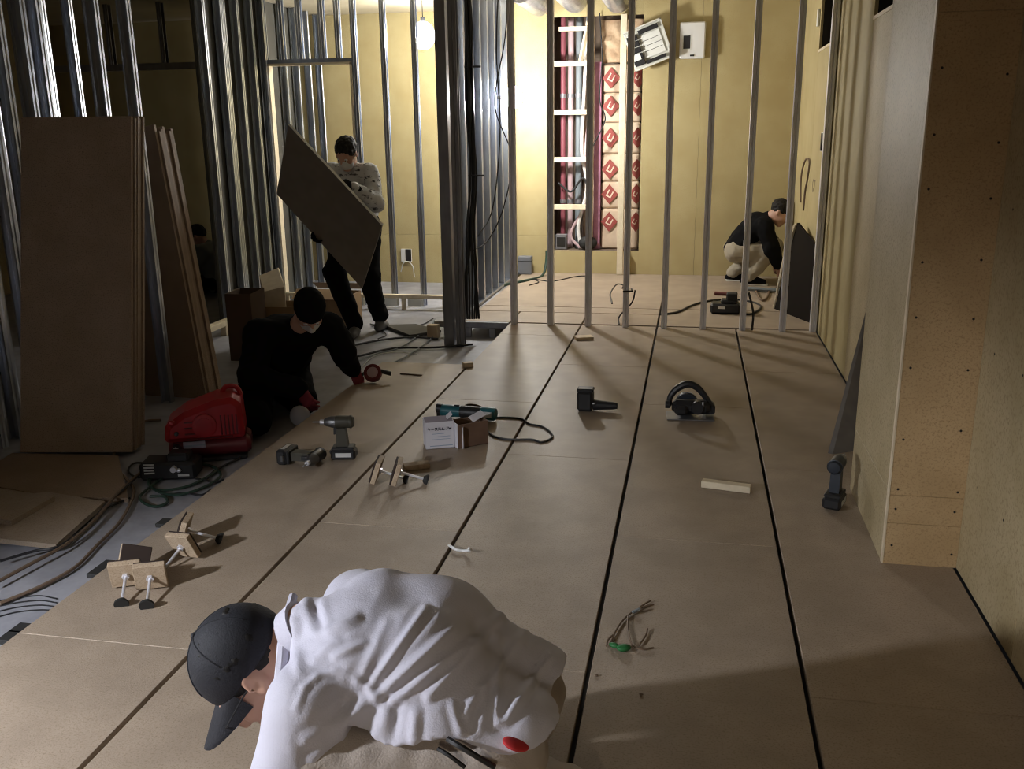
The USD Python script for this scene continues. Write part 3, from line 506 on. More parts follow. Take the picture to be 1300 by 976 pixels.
def hand_mesh(wrist, d, nrm, side, curl=.5, spread=.10, h=.0036, s=1.0, thumb=.5, grow=0.0):
    """wrist point, direction of the fingers, direction of the back of the hand; side +1 when the thumb lies on cross(back, fingers)."""
    x = np.asarray(d, float); x = x/np.linalg.norm(x); z = np.asarray(nrm, float); z = z-x*(z@x); z /= np.linalg.norm(z); y = np.cross(z, x)*side; Rm = np.stack([x, y, z], 1)
    w = np.asarray(wrist, float); g = lambda a, b, c: w+Rm@np.array([a, b, c])*s; F = Flesh(); G = grow
    F.cone(g(-.03, 0, 0), g(.02, 0, 0), .026+G, .026+G, .02)
    for b, L in ((.030, .090), (.010, .094), (-.010, .090), (-.028, .082)): F.cone(g(.018, b*.7, 0), g(L, b, .002), .015+G, .0125+G, .012)
    for b, L, dy in ((.030, .072, .5), (.010, .080, .1), (-.010, .074, -.3), (-.028, .058, -.9)):
        base = .088 if b > -.02 else .080; a = 0.15; p = g(base, b, .002); yaw = spread*dy; seg = (.44, .32, .24); r = (.0092, .0085, .0078, .0068)
        for k in range(3):
            a += curl*(.7, 1.0, .8)[k]; dv = np.array([math.cos(a)*math.cos(yaw), math.sin(yaw)*math.cos(a), -math.sin(a)]); q = p+Rm@dv*L*seg[k]*s; F.cone(p, q, r[k]*s+G, r[k+1]*s+G, .004); p = q
    p = g(.022, .024, -.006); q = g(.050, .052, -.016-.02*thumb); F.cone(p, q, .0145+G, .0115+G, .012); q2 = g(.078, .058-.012*thumb, -.024-.03*thumb); F.cone(q, q2, .0108*s+G, .0095*s+G, .004); q3 = g(.098, .054-.02*thumb, -.028-.038*thumb); F.cone(q2, q3, .0095*s+G, .0075*s+G, .004)
    return taub(F.mesh(h), 4)
def limb(F, a, b, c, r, k=.03): F.cone(a, b, r[0], r[1], k); F.cone(b, c, r[1], r[2], k)
def shoe(an, toe, r=.038, h=.008):
    an, toe = np.asarray(an, float), np.asarray(toe, float); d = toe-an; d[2] = 0; L = np.linalg.norm(d); d /= L; zf = toe[2]; F = Flesh()
    heel = an-d*.045; heel[2] = zf+.034; to = np.array([toe[0], toe[1], zf+.030]); mid = (heel+to)/2; mid[2] = zf+.045
    F.cone(heel, mid, .034, .040, .03); F.cone(mid, to, .040, .030, .03); F.cone(an+(0, 0, .0), heel+(0, 0, .01)+d*.03, r, .034, .03)
    m = F.mesh(h); m.vertices[:, 2] = np.maximum(m.vertices[:, 2], zf); return taub(m, 3), d
SKIN = mat('skin', (.56, .34, .25), .5, c2=(.50, .28, .20), scale=12); HAIR = mat('black_hair', (.012, .011, .011), .5, c2=(.03, .028, .026), scale=90, stretch=(1, 1, .2), bump=.6, bscale=120, spec=.12)
def person(label, J, look, h=.010, skip=(), head_s=1.0):
    """J: joints in metres in the world. look: materials and garment sizes."""
    A = {k: np.array(v, float) for k, v in J.items()}; R = frame(A['fwd'], A['up']); pel = A['pel']
    t = thing('person', label, 'person', (pel[0], pel[1], min(A['tl'][2], A['tr'][2]) if 'tl' in A else 0))
    lat = A['sr']-A['sl']; lat /= np.linalg.norm(lat)
    F = Flesh(); g = head_flesh(F, A['head'], R, True, head_s)
    F.cone(A['neck'], g(0, -.02, -.03), .056, .052, .03); lp = A['hr']-A['hl']; lp /= np.linalg.norm(lp)
    mid = A.get('mid', (A['chest']+pel)/2)
    for s in (-1, 1): F.chain([A['chest']+lat*s*.07, mid+(lat+lp)*.5*s*.055, pel+lp*s*.06], [.085, .082, .090])
    F.cone(A['sl'], A['sr'], .05, .05); F.cone(A['neck'], A['chest'], .055, .085)
    for s in 'lr':
        limb(F, A['s'+s], A['e'+s], A['w'+s], (.046, .038, .026)); limb(F, A['h'+s], A['k'+s], A['a'+s], (.075, .052, .036)); F.cone(A['a'+s], A['t'+s]+(0, 0, .03), .03, .022)
    body = taub(F.mesh(h), 5)
    parts = [body]
    for s, sd in (('l', 1), ('r', -1)):
        if 'hd'+s in A and not look.get('glove'): parts.append(hand_mesh(A['w'+s], A['hd'+s], A['hn'+s], look.get('side'+s, sd), look.get('curl', .5)))
    obj('body', parts, look.get('skin', SKIN), t, smooth=True, world=True)
    # jacket
    e = look.get('ease', .016); F = Flesh()
    for s in (-1, 1): F.chain([A['chest']+lat*s*.075, mid+(lat+lp)*.5*s*.065, pel+lp*s*.06+(A['chest']-pel)*look.get('hem', .0)], [.092+e, .090+e, .097+e], .05)
    F.cone(A['sl']+lat*.01, A['sr']-lat*.01, .058+e, .058+e, .04); F.cone(A['neck']-(A['head']-A['neck'])*.1, A['chest'], .062, .09+e, .04)
    for s in 'lr': 
        if 'arm'+s not in skip: limb(F, A['s'+s], A['e'+s], A['e'+s]+(A['w'+s]-A['e'+s])*look.get('sleeve', .95), (.056+e, .047+e, .036+e*.8), .035)
    for q in look.get('extra', ()): F.cone(*q)
    if 'cutf' in look: F.cutf(look['cutf'])
    jk = taub(F.mesh(look.get('hj', h)), 4); jk = look['crease'](jk) if 'crease' in look else jk; jk = folds(jk, look.get('amp', .02), look.get('ff', (16, 16, 9)), 4); obj('jacket', jk, look['jacket'], t, smooth=True, world=True)
    nk = A['neck']+(A['head']-A['neck'])*.05; ax = (A['head']-A['neck']); obj('collar', lathe([(.060, -.012), (.072, -.012), (.068, .022), (.060, .026), (.056, .02), (.060, -.012)], nk, align(ax)), look.get('collar', look['jacket']), t, world=True)
    # trousers
    F = Flesh(); e2 = look.get('ease2', .016)
    F.chain([pel-lp*.06, pel+lp*.06], [.10+e2*.5]*2, .05)
    for s in 'lr': limb(F, A['h'+s], A['k'+s], A['k'+s]+(A['a'+s]-A['k'+s])*.97, (.085+e2, .062+e2, .046+e2), .04)
    tr = taub(F.mesh(h), 4); tr = folds(tr, .016, (14, 14, 14), 9); obj('trousers', tr, look['trousers'], t, smooth=True, world=True)
    for s in 'lr':
        sm, d = shoe(A['a'+s], A['t'+s]); p = obj('shoe', sm, look['shoe'], t, smooth=True, world=True)
        if look.get('sole'):
            c = (A['a'+s]-d*.0+A['t'+s])/2; c[2] = A['t'+s][2]+.008
            L = np.linalg.norm((A['t'+s]-A['a'+s])[:2])+.12; obj('sole', tf(prism(rounded([(-L/2, -.036), (L/2, -.036), (L/2, .036), (-L/2, .036)], .03), .014, None, (0, 0, -.008)), rz(math.atan2(d[1], d[0])), c-d*.01), look['sole'], p, world=True)
        sd = 1 if s == 'l' else -1
        if look.get('glove') and 'hd'+s in A: obj('glove', hand_mesh(A['w'+s], A['hd'+s], A['hn'+s], look.get('side'+s, sd), look.get('curl', .5), grow=.0012), look['glove'], t, smooth=True, world=True)
    if look.get('hair'):
        F = Flesh(); F.ell(g(0, -.018, .042), np.array((.083, .100, .090))*head_s, R, .02); F.ell(g(0, .075, -.035), np.array((.075, .085, .085))*head_s, R, .02, cut=True); F.ell(g(0, -.03, -.09), np.array((.1, .09, .06))*head_s, R, .02, cut=True)
        hm = folds(F.mesh(.006), .012, (60, 60, 60), 2); obj('hair', hm, look['hair'], t, smooth=True, world=True)
    if look.get('mask'):
        F = Flesh(); F.ell(g(0, .034, -.052), np.array((.064, .072, .062))*head_s, R, .01); F.cone(g(0, .09, -.01), g(0, .104, -.04), .014*head_s, .02*head_s, .02); F.ell(g(0, -.05, -.05), np.array((.12, .1, .15))*head_s, R, .01, cut=True)
        obj('face_mask', taub(F.mesh(.005), 3), look['mask'], t, smooth=True, world=True)
        for q in (-1, 1): obj('mask_strap', tube([g(q*.060, .045, -.03), g(q*.076, .01, -.012), g(q*.080, -.02, .0)], .0025, 5), look['mask'], t, world=True)
    for q in (-1, 1):
        obj('eye', [blob(g(q*.032, .076, .002), (.0125*head_s,)*3, None, 2)], M['white'], t, world=True, smooth=True); obj('iris', blob(g(q*.032, .0875, .001), (.0045*head_s, .0025, .0045*head_s), R, 2), M['black'], t, world=True)
    return t, g, R, A

# ------------------------------------------------------------------ people
CL = {}
CL['shirt'] = mat('lavender_grey_work_shirt', (.59, .585, .70), .75, c2=(.54, .535, .63), scale=7, bump=.25, bscale=300, sheen=.15)
CL['stone'] = mat('stone_grey_trousers', (.44, .385, .345), .8, c2=(.39, .34, .305), scale=8, bump=.3, bscale=250)
CL['navy'] = mat('navy_black_cap', (.013, .014, .020), .75, bump=.3, bscale=260)
CL['black'] = mat('black_work_clothes', (.008, .008, .009), .9, spec=.08); CL['red_glove'] = mat('dull_red_glove', (.28, .035, .055), .7, c2=(.2, .025, .04), scale=30)
CL['mask'] = mat('white_face_mask', (.66, .67, .68), .7); CL['camo'] = mat('white_and_black_patterned_jacket', (.58, .60, .62), .7, c2=(.05, .05, .06), scale=20, detail=3, lo=.56, hi=.66, stretch=(1, 1, 2.2))
CL['grey_shoe'] = mat('grey_shoe', (.16, .16, .165), .7); CL['beige'] = mat('beige_grey_trousers', (.34, .30, .23), .8); CL['grey_jacket'] = mat('dim_grey_jacket', (.15, .16, .155), .85)
CL['grey_pad'] = mat('light_grey_knee_pad', (.30, .29, .29), .8); CL['red'] = mat('red_undershirt', (.50, .03, .035), .8)
def hv(a, b, c): v = a*CR+b*CD+c*CF; return v/np.linalg.norm(v)
A_SL = (-.69, 1.46, .44)
J1 = dict(head=aty(324, 850, 1.60), up=hv(-.84, -.49, -.20), fwd=hv(-.46, .88, .06), neck=(-.755, 1.62, .50), chest=(-.62, 1.63, .485), mid=(-.49, 1.64, .475), pel=(-.36, 1.63, .34),
          sl=(-.69, 1.46, .44), sr=(-.70, 1.79, .475), el=(-.75, 1.36, .215), wl=(-.86, 1.50, .06), er=(-.74, 1.86, .25), wr=(-.80, 1.74, .06), hdl=(-.9, .2, -.35), hnl=(-.2, -.1, .9), hdr=(-.9, -.1, -.35), hnr=(-.2, .1, .9),
          hl=(-.335, 1.51, .345), hr=(-.335, 1.73, .32), kl=(-.66, 1.43, .33), kr=(-.60, 1.79, .105), al=(-.50, 1.47, .085), ar=(-.22, 1.75, .08), tl=(-.63, 1.46, .002), tr=(-.09, 1.75, .002))
def pix(P):
    d = np.asarray(P)-(0, 0, CAMZ); w = d@CF; return np.stack([650+FPX*(d@CR)/w, 488+FPX*(d@CD)/w], -1)
def crease1(m):                                                       # folds of the shirt: ridges from the armpit over the back, and creases at the shoulder
    q = pix(m.vertices); N = m.vertex_normals; D = np.zeros(len(q)); near = (np.asarray(m.vertices)-(0, 0, CAMZ))@CF < 2.2
    for (x0, y0), (x1, y1), wd, am in (((470, 872), (540, 772), 5, 9), ((478, 885), (575, 798), 6, 10), ((500, 890), (600, 812), 5, 8), ((545, 884), (636, 782), 6, 11), ((631, 918), (632, 806), 5, 9), ((640, 916), (698, 832), 6, 11), ((590, 905), (668, 800), 5, 7),
                                      ((455, 868), (490, 790), 6, 5), ((374, 757), (398, 757), 5, 8), ((398, 764), (406, 792), 6, -11), ((418, 800), (452, 784), 6, 7), ((425, 832), (462, 816), 5, 6), ((400, 835), (425, 812), 6, 5), ((372, 790), (378, 850), 6, 6),
                                      ((472, 880), (400, 965), 8, 9), ((455, 900), (390, 940), 7, 7), ((478, 905), (440, 975), 7, -8), ((505, 900), (500, 935), 7, -9), ((528, 905), (525, 945), 6, 9), ((575, 895), (585, 930), 5, 7), ((610, 880), (600, 925), 5, -6),
                                      ((376, 900), (386, 872), 4.5, 3.5), ((386, 872), (402, 857), 4.5, 3.5), ((402, 857), (425, 852), 4.5, 3.5), ((425, 852), (450, 860), 4.5, 3.5), ((450, 860), (478, 884), 4.5, 3.5)):
        a = np.array((x0, y0)); b = np.array((x1, y1)); t = ((q-a)@(b-a))/((b-a)@(b-a)); d = np.linalg.norm(q-a-np.clip(t, 0, 1)[:, None]*(b-a), axis=1); tt = np.clip(t, 0, 1)
        D += am*np.exp(-(d/wd)**2)*(.35+.65*np.sin(PI*np.clip(.12+.8*tt, 0, 1))) - .35*am*np.exp(-((d-1.9*wd)/wd)**2)
    m.vertices = m.vertices+N*(D*near*.00065)[:, None]; return m
def hem1(P):                                                          # what the shirt leaves free below its hem (negative there)
    x, y, z = P[..., 0], P[..., 1], P[..., 2]; hz = .412+.012*np.sin(x*30+1.2)-.30*(y-1.45)*(y < 1.45)+.10*np.clip(-.5-x, 0, .2)
    return np.maximum(z-hz, -.60-x)
p1, g1, R1, A1 = person('man in a lavender grey shirt and black cap bent over the floor in the foreground', J1,
    dict(jacket=CL['shirt'], trousers=CL['stone'], shoe=CL['black'], ease=.018, ease2=.018, amp=.006, ff=(9, 9, 9), hair=HAIR, hj=.0048, crease=crease1, sole=None,
         cutf=hem1, extra=[((-.675, 1.46, .43), (-.71, 1.36, .215), .070, .080, .03), ((-.56, 1.50, .40), (-.42, 1.49, .36), .085, .085, .05), ((-.43, 1.515, .37), (-.31, 1.525, .345), .118, .124, .05), ((-.40, 1.72, .375), (-.31, 1.72, .34), .118, .118, .05)]), h=.0075, head_s=1.05)
W1 = WORLD[str(p1.GetPath())]
# cap: crown, brim, button and seams
F = Flesh(); F.ell(g1(0, -.016, .040), (.090, .111, .103), R1, .01); F.ell(g1(0, .02, -.145), (.30, .30, .175), R1@rx(.12), .006, cut=True)
crown = taub(F.mesh(.005), 3); cp = obj('cap', crown, CL['navy'], p1, smooth=True, world=True)
br = []
for v in np.linspace(0, 1, 9):
    for u in np.linspace(-1, 1, 17):
        th = u*1.12; x_ = .0845*math.sin(th); br.append((x_*(1-.06*v), -.016+.1035*math.cos(th)+v*.098*(1-.93*abs(u)**3.2), .039-.022*u*u-v*(.020+.020*(x_/.08)**2)))
br = np.array(br); gi = np.arange(9*17).reshape(9, 17); q = np.stack([gi[:-1, :-1], gi[:-1, 1:], gi[1:, 1:], gi[1:, :-1]], -1).reshape(-1, 4)
top = np.vstack([q[:, [0, 1, 2]], q[:, [0, 2, 3]]]); nb = len(br); rim = np.concatenate([gi[0], gi[1:, -1], gi[-1, -2::-1], gi[-2:0:-1, 0]]); rn = np.roll(rim, -1)
bm = trimesh.Trimesh(np.vstack([br+(0, 0, .002), br-(0, 0, .002)]), np.vstack([top, top[:, ::-1]+nb, np.stack([rim, rim+nb, rn+nb], 1), np.stack([rim, rn+nb, rn], 1)]), process=False); trimesh.repair.fix_normals(bm)
bm.vertices = np.array([g1(*v) for v in bm.vertices]); obj('brim', bm, CL['navy'], cp, smooth=40, world=True)
obj('button', blob(g1(0, -.016, .1385), (.008, .008, .006), R1, 2), CL['navy'], cp, world=True)
for k in range(6):
    a = k*PI/3; obj('seam', tube([g1(.0861*math.sin(th)*math.cos(a), -.016+.1061*math.sin(th)*math.sin(a), .040+.0983*math.cos(th)) for th in np.linspace(.06, 1.25, 9)], .0019, 5, 0), CL['navy'], cp, world=True)
# glasses
gl = obj('glasses', [tube([g1(q*.033+.024*math.cos(t_), .104, .001+.017*math.sin(t_)) for t_ in np.linspace(0, 2*PI, 21)], .0014, 6, 0) for q in (-1, 1)]+[tube([g1(-.010, .104, .006), g1(0, .108, .008), g1(.010, .104, .006)], .0014, 6)], M['steel'], p1, world=True)
gm = usdkit.material(stage, '/World/Looks/lens_glass', {'t': ('transparent_bsdf', {'color': (.93, .97, .95)}), 'g': ('glossy_bsdf', {'roughness': .03}), 'f': ('fresnel', {}), 'x': ('mix_closure', {})}, [('f.fac', 'x.fac'), ('t.BSDF', 'x.closure1'), ('g.BSDF', 'x.closure2')], surface='x.closure')
for q in (-1, 1):
    obj('lens', lathe([(0, -.0008), (.0225, -.0008), (.0225, .0008), (0, .0008)], g1(q*.033, .104, .001), R1@rx(-PI/2)@np.diag([1, .72, 1.0])), gm, gl, world=True)
    obj('temple', tube([g1(q*.058, .103, .004), g1(q*.073, .085, .005), g1(q*.079, .02, .004), g1(q*.080, -.02, .0)], .0018, 6), M['black'], gl, world=True)
# man 2
J2 = dict(head=aty(393, 394, 4.92), up=(.36, -.66, .66), fwd=(.26, -.42, -.87), neck=(-2.25, 5.02, .40), chest=(-2.34, 5.08, .34), mid=(-2.42, 5.14, .22), pel=(-2.50, 5.20, .10),
          sl=(-2.11, 5.16, .37), sr=(-2.46, 4.94, .37), el=(-2.03, 5.16, .23), wl=(-2.03, 5.28, .10), er=(-2.42, 4.74, .17), wr=aty(381, 494, 4.80), hdl=(.35, .1, -.85), hnl=(.8, -.5, .3), hdr=(.55, -.1, -.8), hnr=(-.2, -.9, .2),
          hl=(-2.42, 5.28, .07), hr=(-2.54, 5.04, .07), kl=(-2.26, 5.02, -.04), kr=(-2.34, 4.56, -.02), al=(-2.58, 5.34, -.05), ar=(-2.70, 5.08, -.05), tl=(-2.72, 5.40, SL+.002), tr=(-2.84, 5.14, SL+.002))
p2, g2, R2_, A2 = person('man in black clothes, black cap and white mask crouching beside the red compressor', J2,
    dict(jacket=CL['black'], trousers=CL['black'], shoe=CL['black'], ease=.03, ease2=.025, hair=HAIR, mask=CL['mask'], glove=CL['red_glove'], curl=.45), h=.012)
F = Flesh(); F.ell(g2(0, -.014, .040), (.090, .110, .100), R2_, .02); F.ell(g2(0, .075, -.052), (.09, .10, .085), R2_, .015, cut=True); F.ell(g2(0, -.03, -.12), (.14, .13, .07), R2_, .02, cut=True)
obj('knit_cap', folds(F.mesh(.007), .004, (50, 50, 50), 5), CL['black'], p2, smooth=True, world=True)
obj('knee_pad', blob(aty(381, 528, 4.66), (.06, .04, .06)), CL['grey_pad'], p2, world=True, smooth=True)
# man 3 and the board he carries
J3 = dict(head=aty(440, 195, 7.13), up=(-.05, -.5, .86), fwd=(-.18, -.80, -.60), neck=(-2.70, 7.24, 1.25), chest=(-2.69, 7.25, 1.10), mid=(-2.68, 7.27, .95), pel=(-2.67, 7.28, .78),
          sl=(-2.53, 7.20, 1.19), sr=(-2.87, 7.28, 1.19), el=(-2.44, 7.06, .97), wl=aty(450, 238, 6.87), er=(-2.98, 7.22, .98), wr=aty(404, 288, 7.06), hdl=(-.75, -.15, .35), hnl=(.2, -.5, .85), hdr=(-.2, -.3, -.9), hnr=(-.6, .8, -.1),
          hl=(-2.59, 7.26, .76), hr=(-2.76, 7.30, .76), kl=(-2.55, 7.12, .38), kr=(-2.84, 7.12, .40), al=(-2.58, 7.42, .0), ar=(-2.72, 7.20, -.045), tl=(-2.57, 7.54, SL+.002), tr=(-2.69, 7.06, SL+.002))
p3, g3, R3, A3 = person('man in a patterned white jacket and mask walking with a large board', J3,
    dict(jacket=CL['camo'], trousers=CL['black'], shoe=CL['grey_shoe'], ease=.018, ease2=.025, hair=HAIR, mask=CL['mask'], glove=CL['black'], curl=.75), h=.012)
c1, c2, c4 = aty(366, 158, 6.74), aty(485, 286, 6.74), aty(351, 246, 7.02)
ub = c2-c1; ub /= np.linalg.norm(ub); vb = c4-c1; vb -= ub*(vb@ub); vb /= np.linalg.norm(vb); nb_ = np.cross(ub, vb)
t = thing('carried_board', 'grey brown board tilted in the hands of the man in the patterned jacket', 'board', c1, np.stack([ub, vb, nb_], 1))
Lb = np.linalg.norm(c2-c1); poly = []
for p in (c1, c2, aty(458, 367, 7.02), c4): d_ = p-c1; poly.append((d_@ub, d_@vb))
obj('sheet', prism(poly, .013, None, (0, 0, .0)), mat('gypsum_board_back', (.26, .225, .19), .75, c2=(.22, .19, .16), scale=6), t)
obj('edge_tape', [box((Lb, .002, .022), (Lb/2, -.001, .0065))], M['label_white'], t)
# man 4
J4 = dict(head=(.865, 9.46, .70), up=(.55, 0, .83), fwd=(.78, -.15, -.60), neck=(.76, 9.50, .64), chest=(.66, 9.51, .58), mid=(.57, 9.53, .47), pel=(.48, 9.55, .34),
          sr=(.72, 9.34, .58), sl=(.72, 9.68, .58), er=(.80, 9.33, .36), wr=(.88, 9.42, .20), el=(.82, 9.70, .38), wl=(.88, 9.60, .22), hdr=(.3, .2, -.9), hnr=(0, -1, 0), hdl=(.3, -.2, -.9), hnl=(0, 1, 0),
          hr=(.47, 9.45, .32), hl=(.47, 9.65, .32), kr=(.82, 9.42, .37), kl=(.78, 9.70, .33), ar=(.60, 9.42, .085), al=(.46, 9.66, .085), tr=(.74, 9.40, .002), tl=(.60, 9.64, .002))
J4 = {k: (v if k in ('up', 'fwd') or k[:2] in ('hd', 'hn') else np.array(v)-(.045, 0, 0)) for k, v in J4.items()}
person('man in a black top and beige trousers squatting at the foot of the right wall', J4, dict(jacket=CL['black'], trousers=CL['beige'], shoe=CL['black'], sole=M['label_white'], ease=.025, ease2=.025, hair=HAIR, curl=.5), h=.013)
# man 5
J5 = dict(head=(-5.04, 8.93, .47), up=(-.35, 0, .93), fwd=(-.85, -.2, -.45), neck=(-4.95, 8.95, .38), chest=(-4.92, 8.95, .28), mid=(-4.88, 8.95, .16), pel=(-4.85, 8.95, .03),
          sl=(-4.93, 8.77, .33), sr=(-4.93, 9.13, .33), el=(-5.03, 8.72, .12), wl=(-5.20, 8.80, .04), er=(-5.03, 9.16, .12), wr=(-5.2, 9.08, .04), hdl=(-.9, 0, -.3), hnl=(0, 0, 1), hdr=(-.9, 0, -.3), hnr=(0, 0, 1),
          hl=(-4.85, 8.86, .02), hr=(-4.85, 9.04, .02), kl=(-5.20, 8.82, .14), kr=(-5.20, 9.08, .14), al=(-5.02, 8.80, -.05), ar=(-5.02, 9.10, -.05), tl=(-5.18, 8.80, SL+.002), tr=(-5.18, 9.10, SL+.002))
person('man in a grey jacket sitting low at the back of the dark left room', J5, dict(jacket=CL['grey_jacket'], trousers=CL['black'], shoe=CL['black'], ease=.03, ease2=.02, hair=HAIR, curl=.4), h=.014)
# shirt details of the kneeling man: hem band, armhole seam, undershirt, strap
obj('undershirt', blob(aty(655, 944, 1.437), (.026, .022, .008), rz(.5)@ry(.35)), CL['red'], p1, world=True, smooth=True)
obj('belt_strap', tube([aty(568, 938, 1.41), aty(592, 952, 1.395), aty(628, 974, 1.40)], .0055, 6), M['black'], p1, world=True); obj('belt_strap', tube([aty(556, 950, 1.40), aty(572, 960, 1.39), aty(590, 974, 1.39)], .004, 6), M['black'], p1, world=True)
for q in (-1, 1): obj('collar_wing', tube([aty(372, 757, 1.70), aty(362, 800, 1.60), aty(358, 850, 1.52), aty(352, 890, 1.47), aty(352, 925, 1.45)] if q > 0 else [aty(372, 905, 1.43), aty(368, 880, 1.45), aty(380, 862, 1.46)], [.010, .013, .014, .012, .008], 8), CL['shirt'], p1, world=True)
# ------------------------------------------------------------------ tools and offcuts on the raised floor
CHK = mat('offcut_particle_board', (.46, .36, .26), .7, c2=(.37, .28, .19), scale=40, speck=(.26, .19, .12), sscale=180); DKB = mat('dark_pad_face', (.035, .022, .017), .8)
def floor_leg(label, p, ang, tilt=-.18, roll=0.0, pz=.055, first=None):
    """support leg lying on its plate: plate, bolt, nut and rubber foot; local z is the bolt."""
    Rm = rz(ang)@ry(PI/2-tilt)@rz(roll); loc = (p[0], p[1], pz)
    if first is not None: return copy_of(first, label, loc, Rm, 'floor support legs lying on the panels')
    t = thing('support_pedestal', label, 'floor support leg', loc, Rm, 'floor support legs lying on the panels')
    obj('plate', bx(-.052, .052, -.052, .052, -.022, .0, .002), CHK, t); obj('pad', bx(-.050, .050, -.050, .050, -.030, -.022, .002), DKB, t)
    obj('bolt', cyl((0, 0, -.01), (0, 0, .115), .0055, n=12), M['steel'], t); obj('nut', cyl((0, 0, .0), (0, 0, .009), .013, n=6), M['steel'], t)
    obj('foot', lathe([(0, .108), (.012, .108), (.017, .114), (.024, .122), (.024, .130), (0, .130)]), M['rubber'], t); return t
fl0 = floor_leg('floor support leg with its bolt pointing at the camera, rightmost of the left pair', fl(193, 752), -1.15, -.33)
floor_leg('floor support leg with its short looking bolt pointing down left, left of its pair', fl(158, 749)+(.012, 0, 0), -1.15, -.36, first=fl0)
floor_leg('floor support leg lying dark side up behind the left pair', fl(172, 728), 2.4, -.55, .4, .05, first=fl0)
floor_leg('floor support leg with plate facing the camera, in front of the pair nearest the slab', fl(232, 712), -1.75, -.40, .1, first=fl0)
floor_leg('floor support leg whose bolt and foot point right across the panel', fl(240, 690), .28, -.34, first=fl0)
floor_leg('floor support leg standing on edge on the seam, left of the middle row', fl(483, 612), .15, -.33, first=fl0)
floor_leg('floor support leg standing on edge in the middle row, thick dark plate', fl(508, 614), .25, -.33, first=fl0)
obj('offcut', box((.12, .05, .024), fl(527, 596)+(0, .02, .012), .002, rz(.5)), CHK, label='small particle board offcut lying behind the middle row of floor legs', cat='offcut')
WH = mat('tool_label', (.55, .56, .55), .5); OLV = mat('dark_olive_plastic', (.050, .046, .034), .5); NVY = mat('dark_navy_plastic', (.018, .024, .035), .45); TEAL = mat('teal_tool_plastic', (.02, .12, .145), .4); SILV = mat('dark_gear_metal', (.16, .16, .165), .35, .8)
def driver(label, loc, R, body, grip=None, cat_='impact driver'):
    """impact driver standing on its battery; the head points along +x."""
    grip = grip or body; t = thing('impact_driver', label, cat_, loc, R)
    bt = obj('battery', [box((.118, .074, .05), (-.005, 0, .027), .010), box((.105, .066, .014), (-.005, 0, .058), .004)], M['black'], t); obj('label', bx(-.045, .03, -.0385, -.0368, .018, .038), WH, bt); obj('label', bx(-.045, .03, .0368, .0385, .018, .038), WH, bt); obj('battery_latch', box((.012, .03, .018), (.055, 0, .035), .003), SILV, bt)
    h = prism(rounded([(-.030, .055), (.030, .055), (.026, .085), (.022, .155), (-.020, .155), (-.026, .10)], .008), .040, rx(PI/2), (0, .020, 0)); obj('handle', h, grip, t)
    obj('trigger', prism(rounded([(.022, .125), (.038, .120), (.036, .155), (.022, .155)], .003), .018, rx(PI/2), (0, .009, 0)), M['black'], t)
    obj('motor_housing', [lathe([(0, -.062), (.022, -.060), (.029, -.05), (.030, .01), (.029, .025)], (0, 0, .182), ry(PI/2), 20), lathe([(.026, -.052), (.0312, -.05), (.0312, -.04), (.026, -.038)], (0, 0, .182), ry(PI/2), 20)], body, t)
    obj('hammer_case', lathe([(.0285, .024), (.028, .045), (.020, .072), (.013, .080), (.0, .080)], (0, 0, .182), ry(PI/2), 20), SILV, t); ck = obj('chuck', lathe([(.0, .078), (.0115, .079), (.0115, .098), (.008, .101), (0, .101)], (0, 0, .182), ry(PI/2), 16), M['steel'], t)
    obj('bit', cyl((.10, 0, .182), (.135, 0, .182), .0032, n=6), M['steel_dull'], ck); return t
p = fl(436, 582); driver('olive impact driver standing upright on its battery, head pointing left', (p[0], p[1], .002), rz(PI+.18), OLV)
p = fl(365, 590); driver('dark impact driver lying on its side in front of the red compressor', (p[0]-.05, p[1]+.04, .037), rz(-.05)@np.array([[0, 0, 1], [-1, 0, 0], [0, -1, 0]]), M['black'], OLV)
p = fl(1064, 646); driver('navy impact driver standing on its battery against the column', (p[0]-.012, p[1]+.03, .002), rz(PI/2-.35)@np.diag([1, 1, 1.0]), NVY)
p = fl(742, 524); t = thing('cordless_tool', 'black cordless tool lying on the panel left of the circular saw', 'power tool', (p[0], p[1]+.05, .002), rz(-.03))
obj('battery', [box((.088, .085, .115), (0, 0, .0575), .014), box((.092, .07, .02), (0, 0, .118), .006)], M['black'], t); obj('grip', lathe([(0, .03), (.030, .035), (.026, .07), (.021, .14), (.017, .165), (0, .168)], (.01, 0, .032), ry(PI/2)), M['black'], t); obj('switch', blob((.05, -.028, .045), (.012, .006, .010), None, 2), SILV, t)
# circular saw
p = fl(876, 533); t = thing('circular_saw', 'black circular saw standing on its pale base plate on the panel', 'circular saw', (p[0], p[1]+.05, .002), rz(.05))
obj('base_plate', bx(-.125, .125, -.07, .09, 0, .005, .002), M['steel_dull'], t); obj('blade_guard', lathe([(0, -.02), (.055, -.02), (.060, -.012), (.060, .012), (.055, .02), (0, .02)], (-.02, .045, .064), rx(PI/2), 28), NVY, t); obj('gear_housing', [box((.20, .07, .075), (.0, -.015, .062), .022), box((.07, .05, .05), (-.05, -.05, .05), .015)], M['black'], t)
obj('motor', lathe([(0, -.0), (.032, 0), (.036, .01), (.036, .055), (.030, .062), (0, .062)], (.035, -.0, .065), rx(PI/2), 20), M['black'], t)
obj('handle', tube([(-.115, .0, .06), (-.108, .0, .11), (-.075, .0, .155), (-.02, .0, .182), (.03, .0, .165), (.075, .0, .115), (.112, .0, .06)], [.014, .016, .018, .020, .018, .016, .014], 10), M['black'], t)
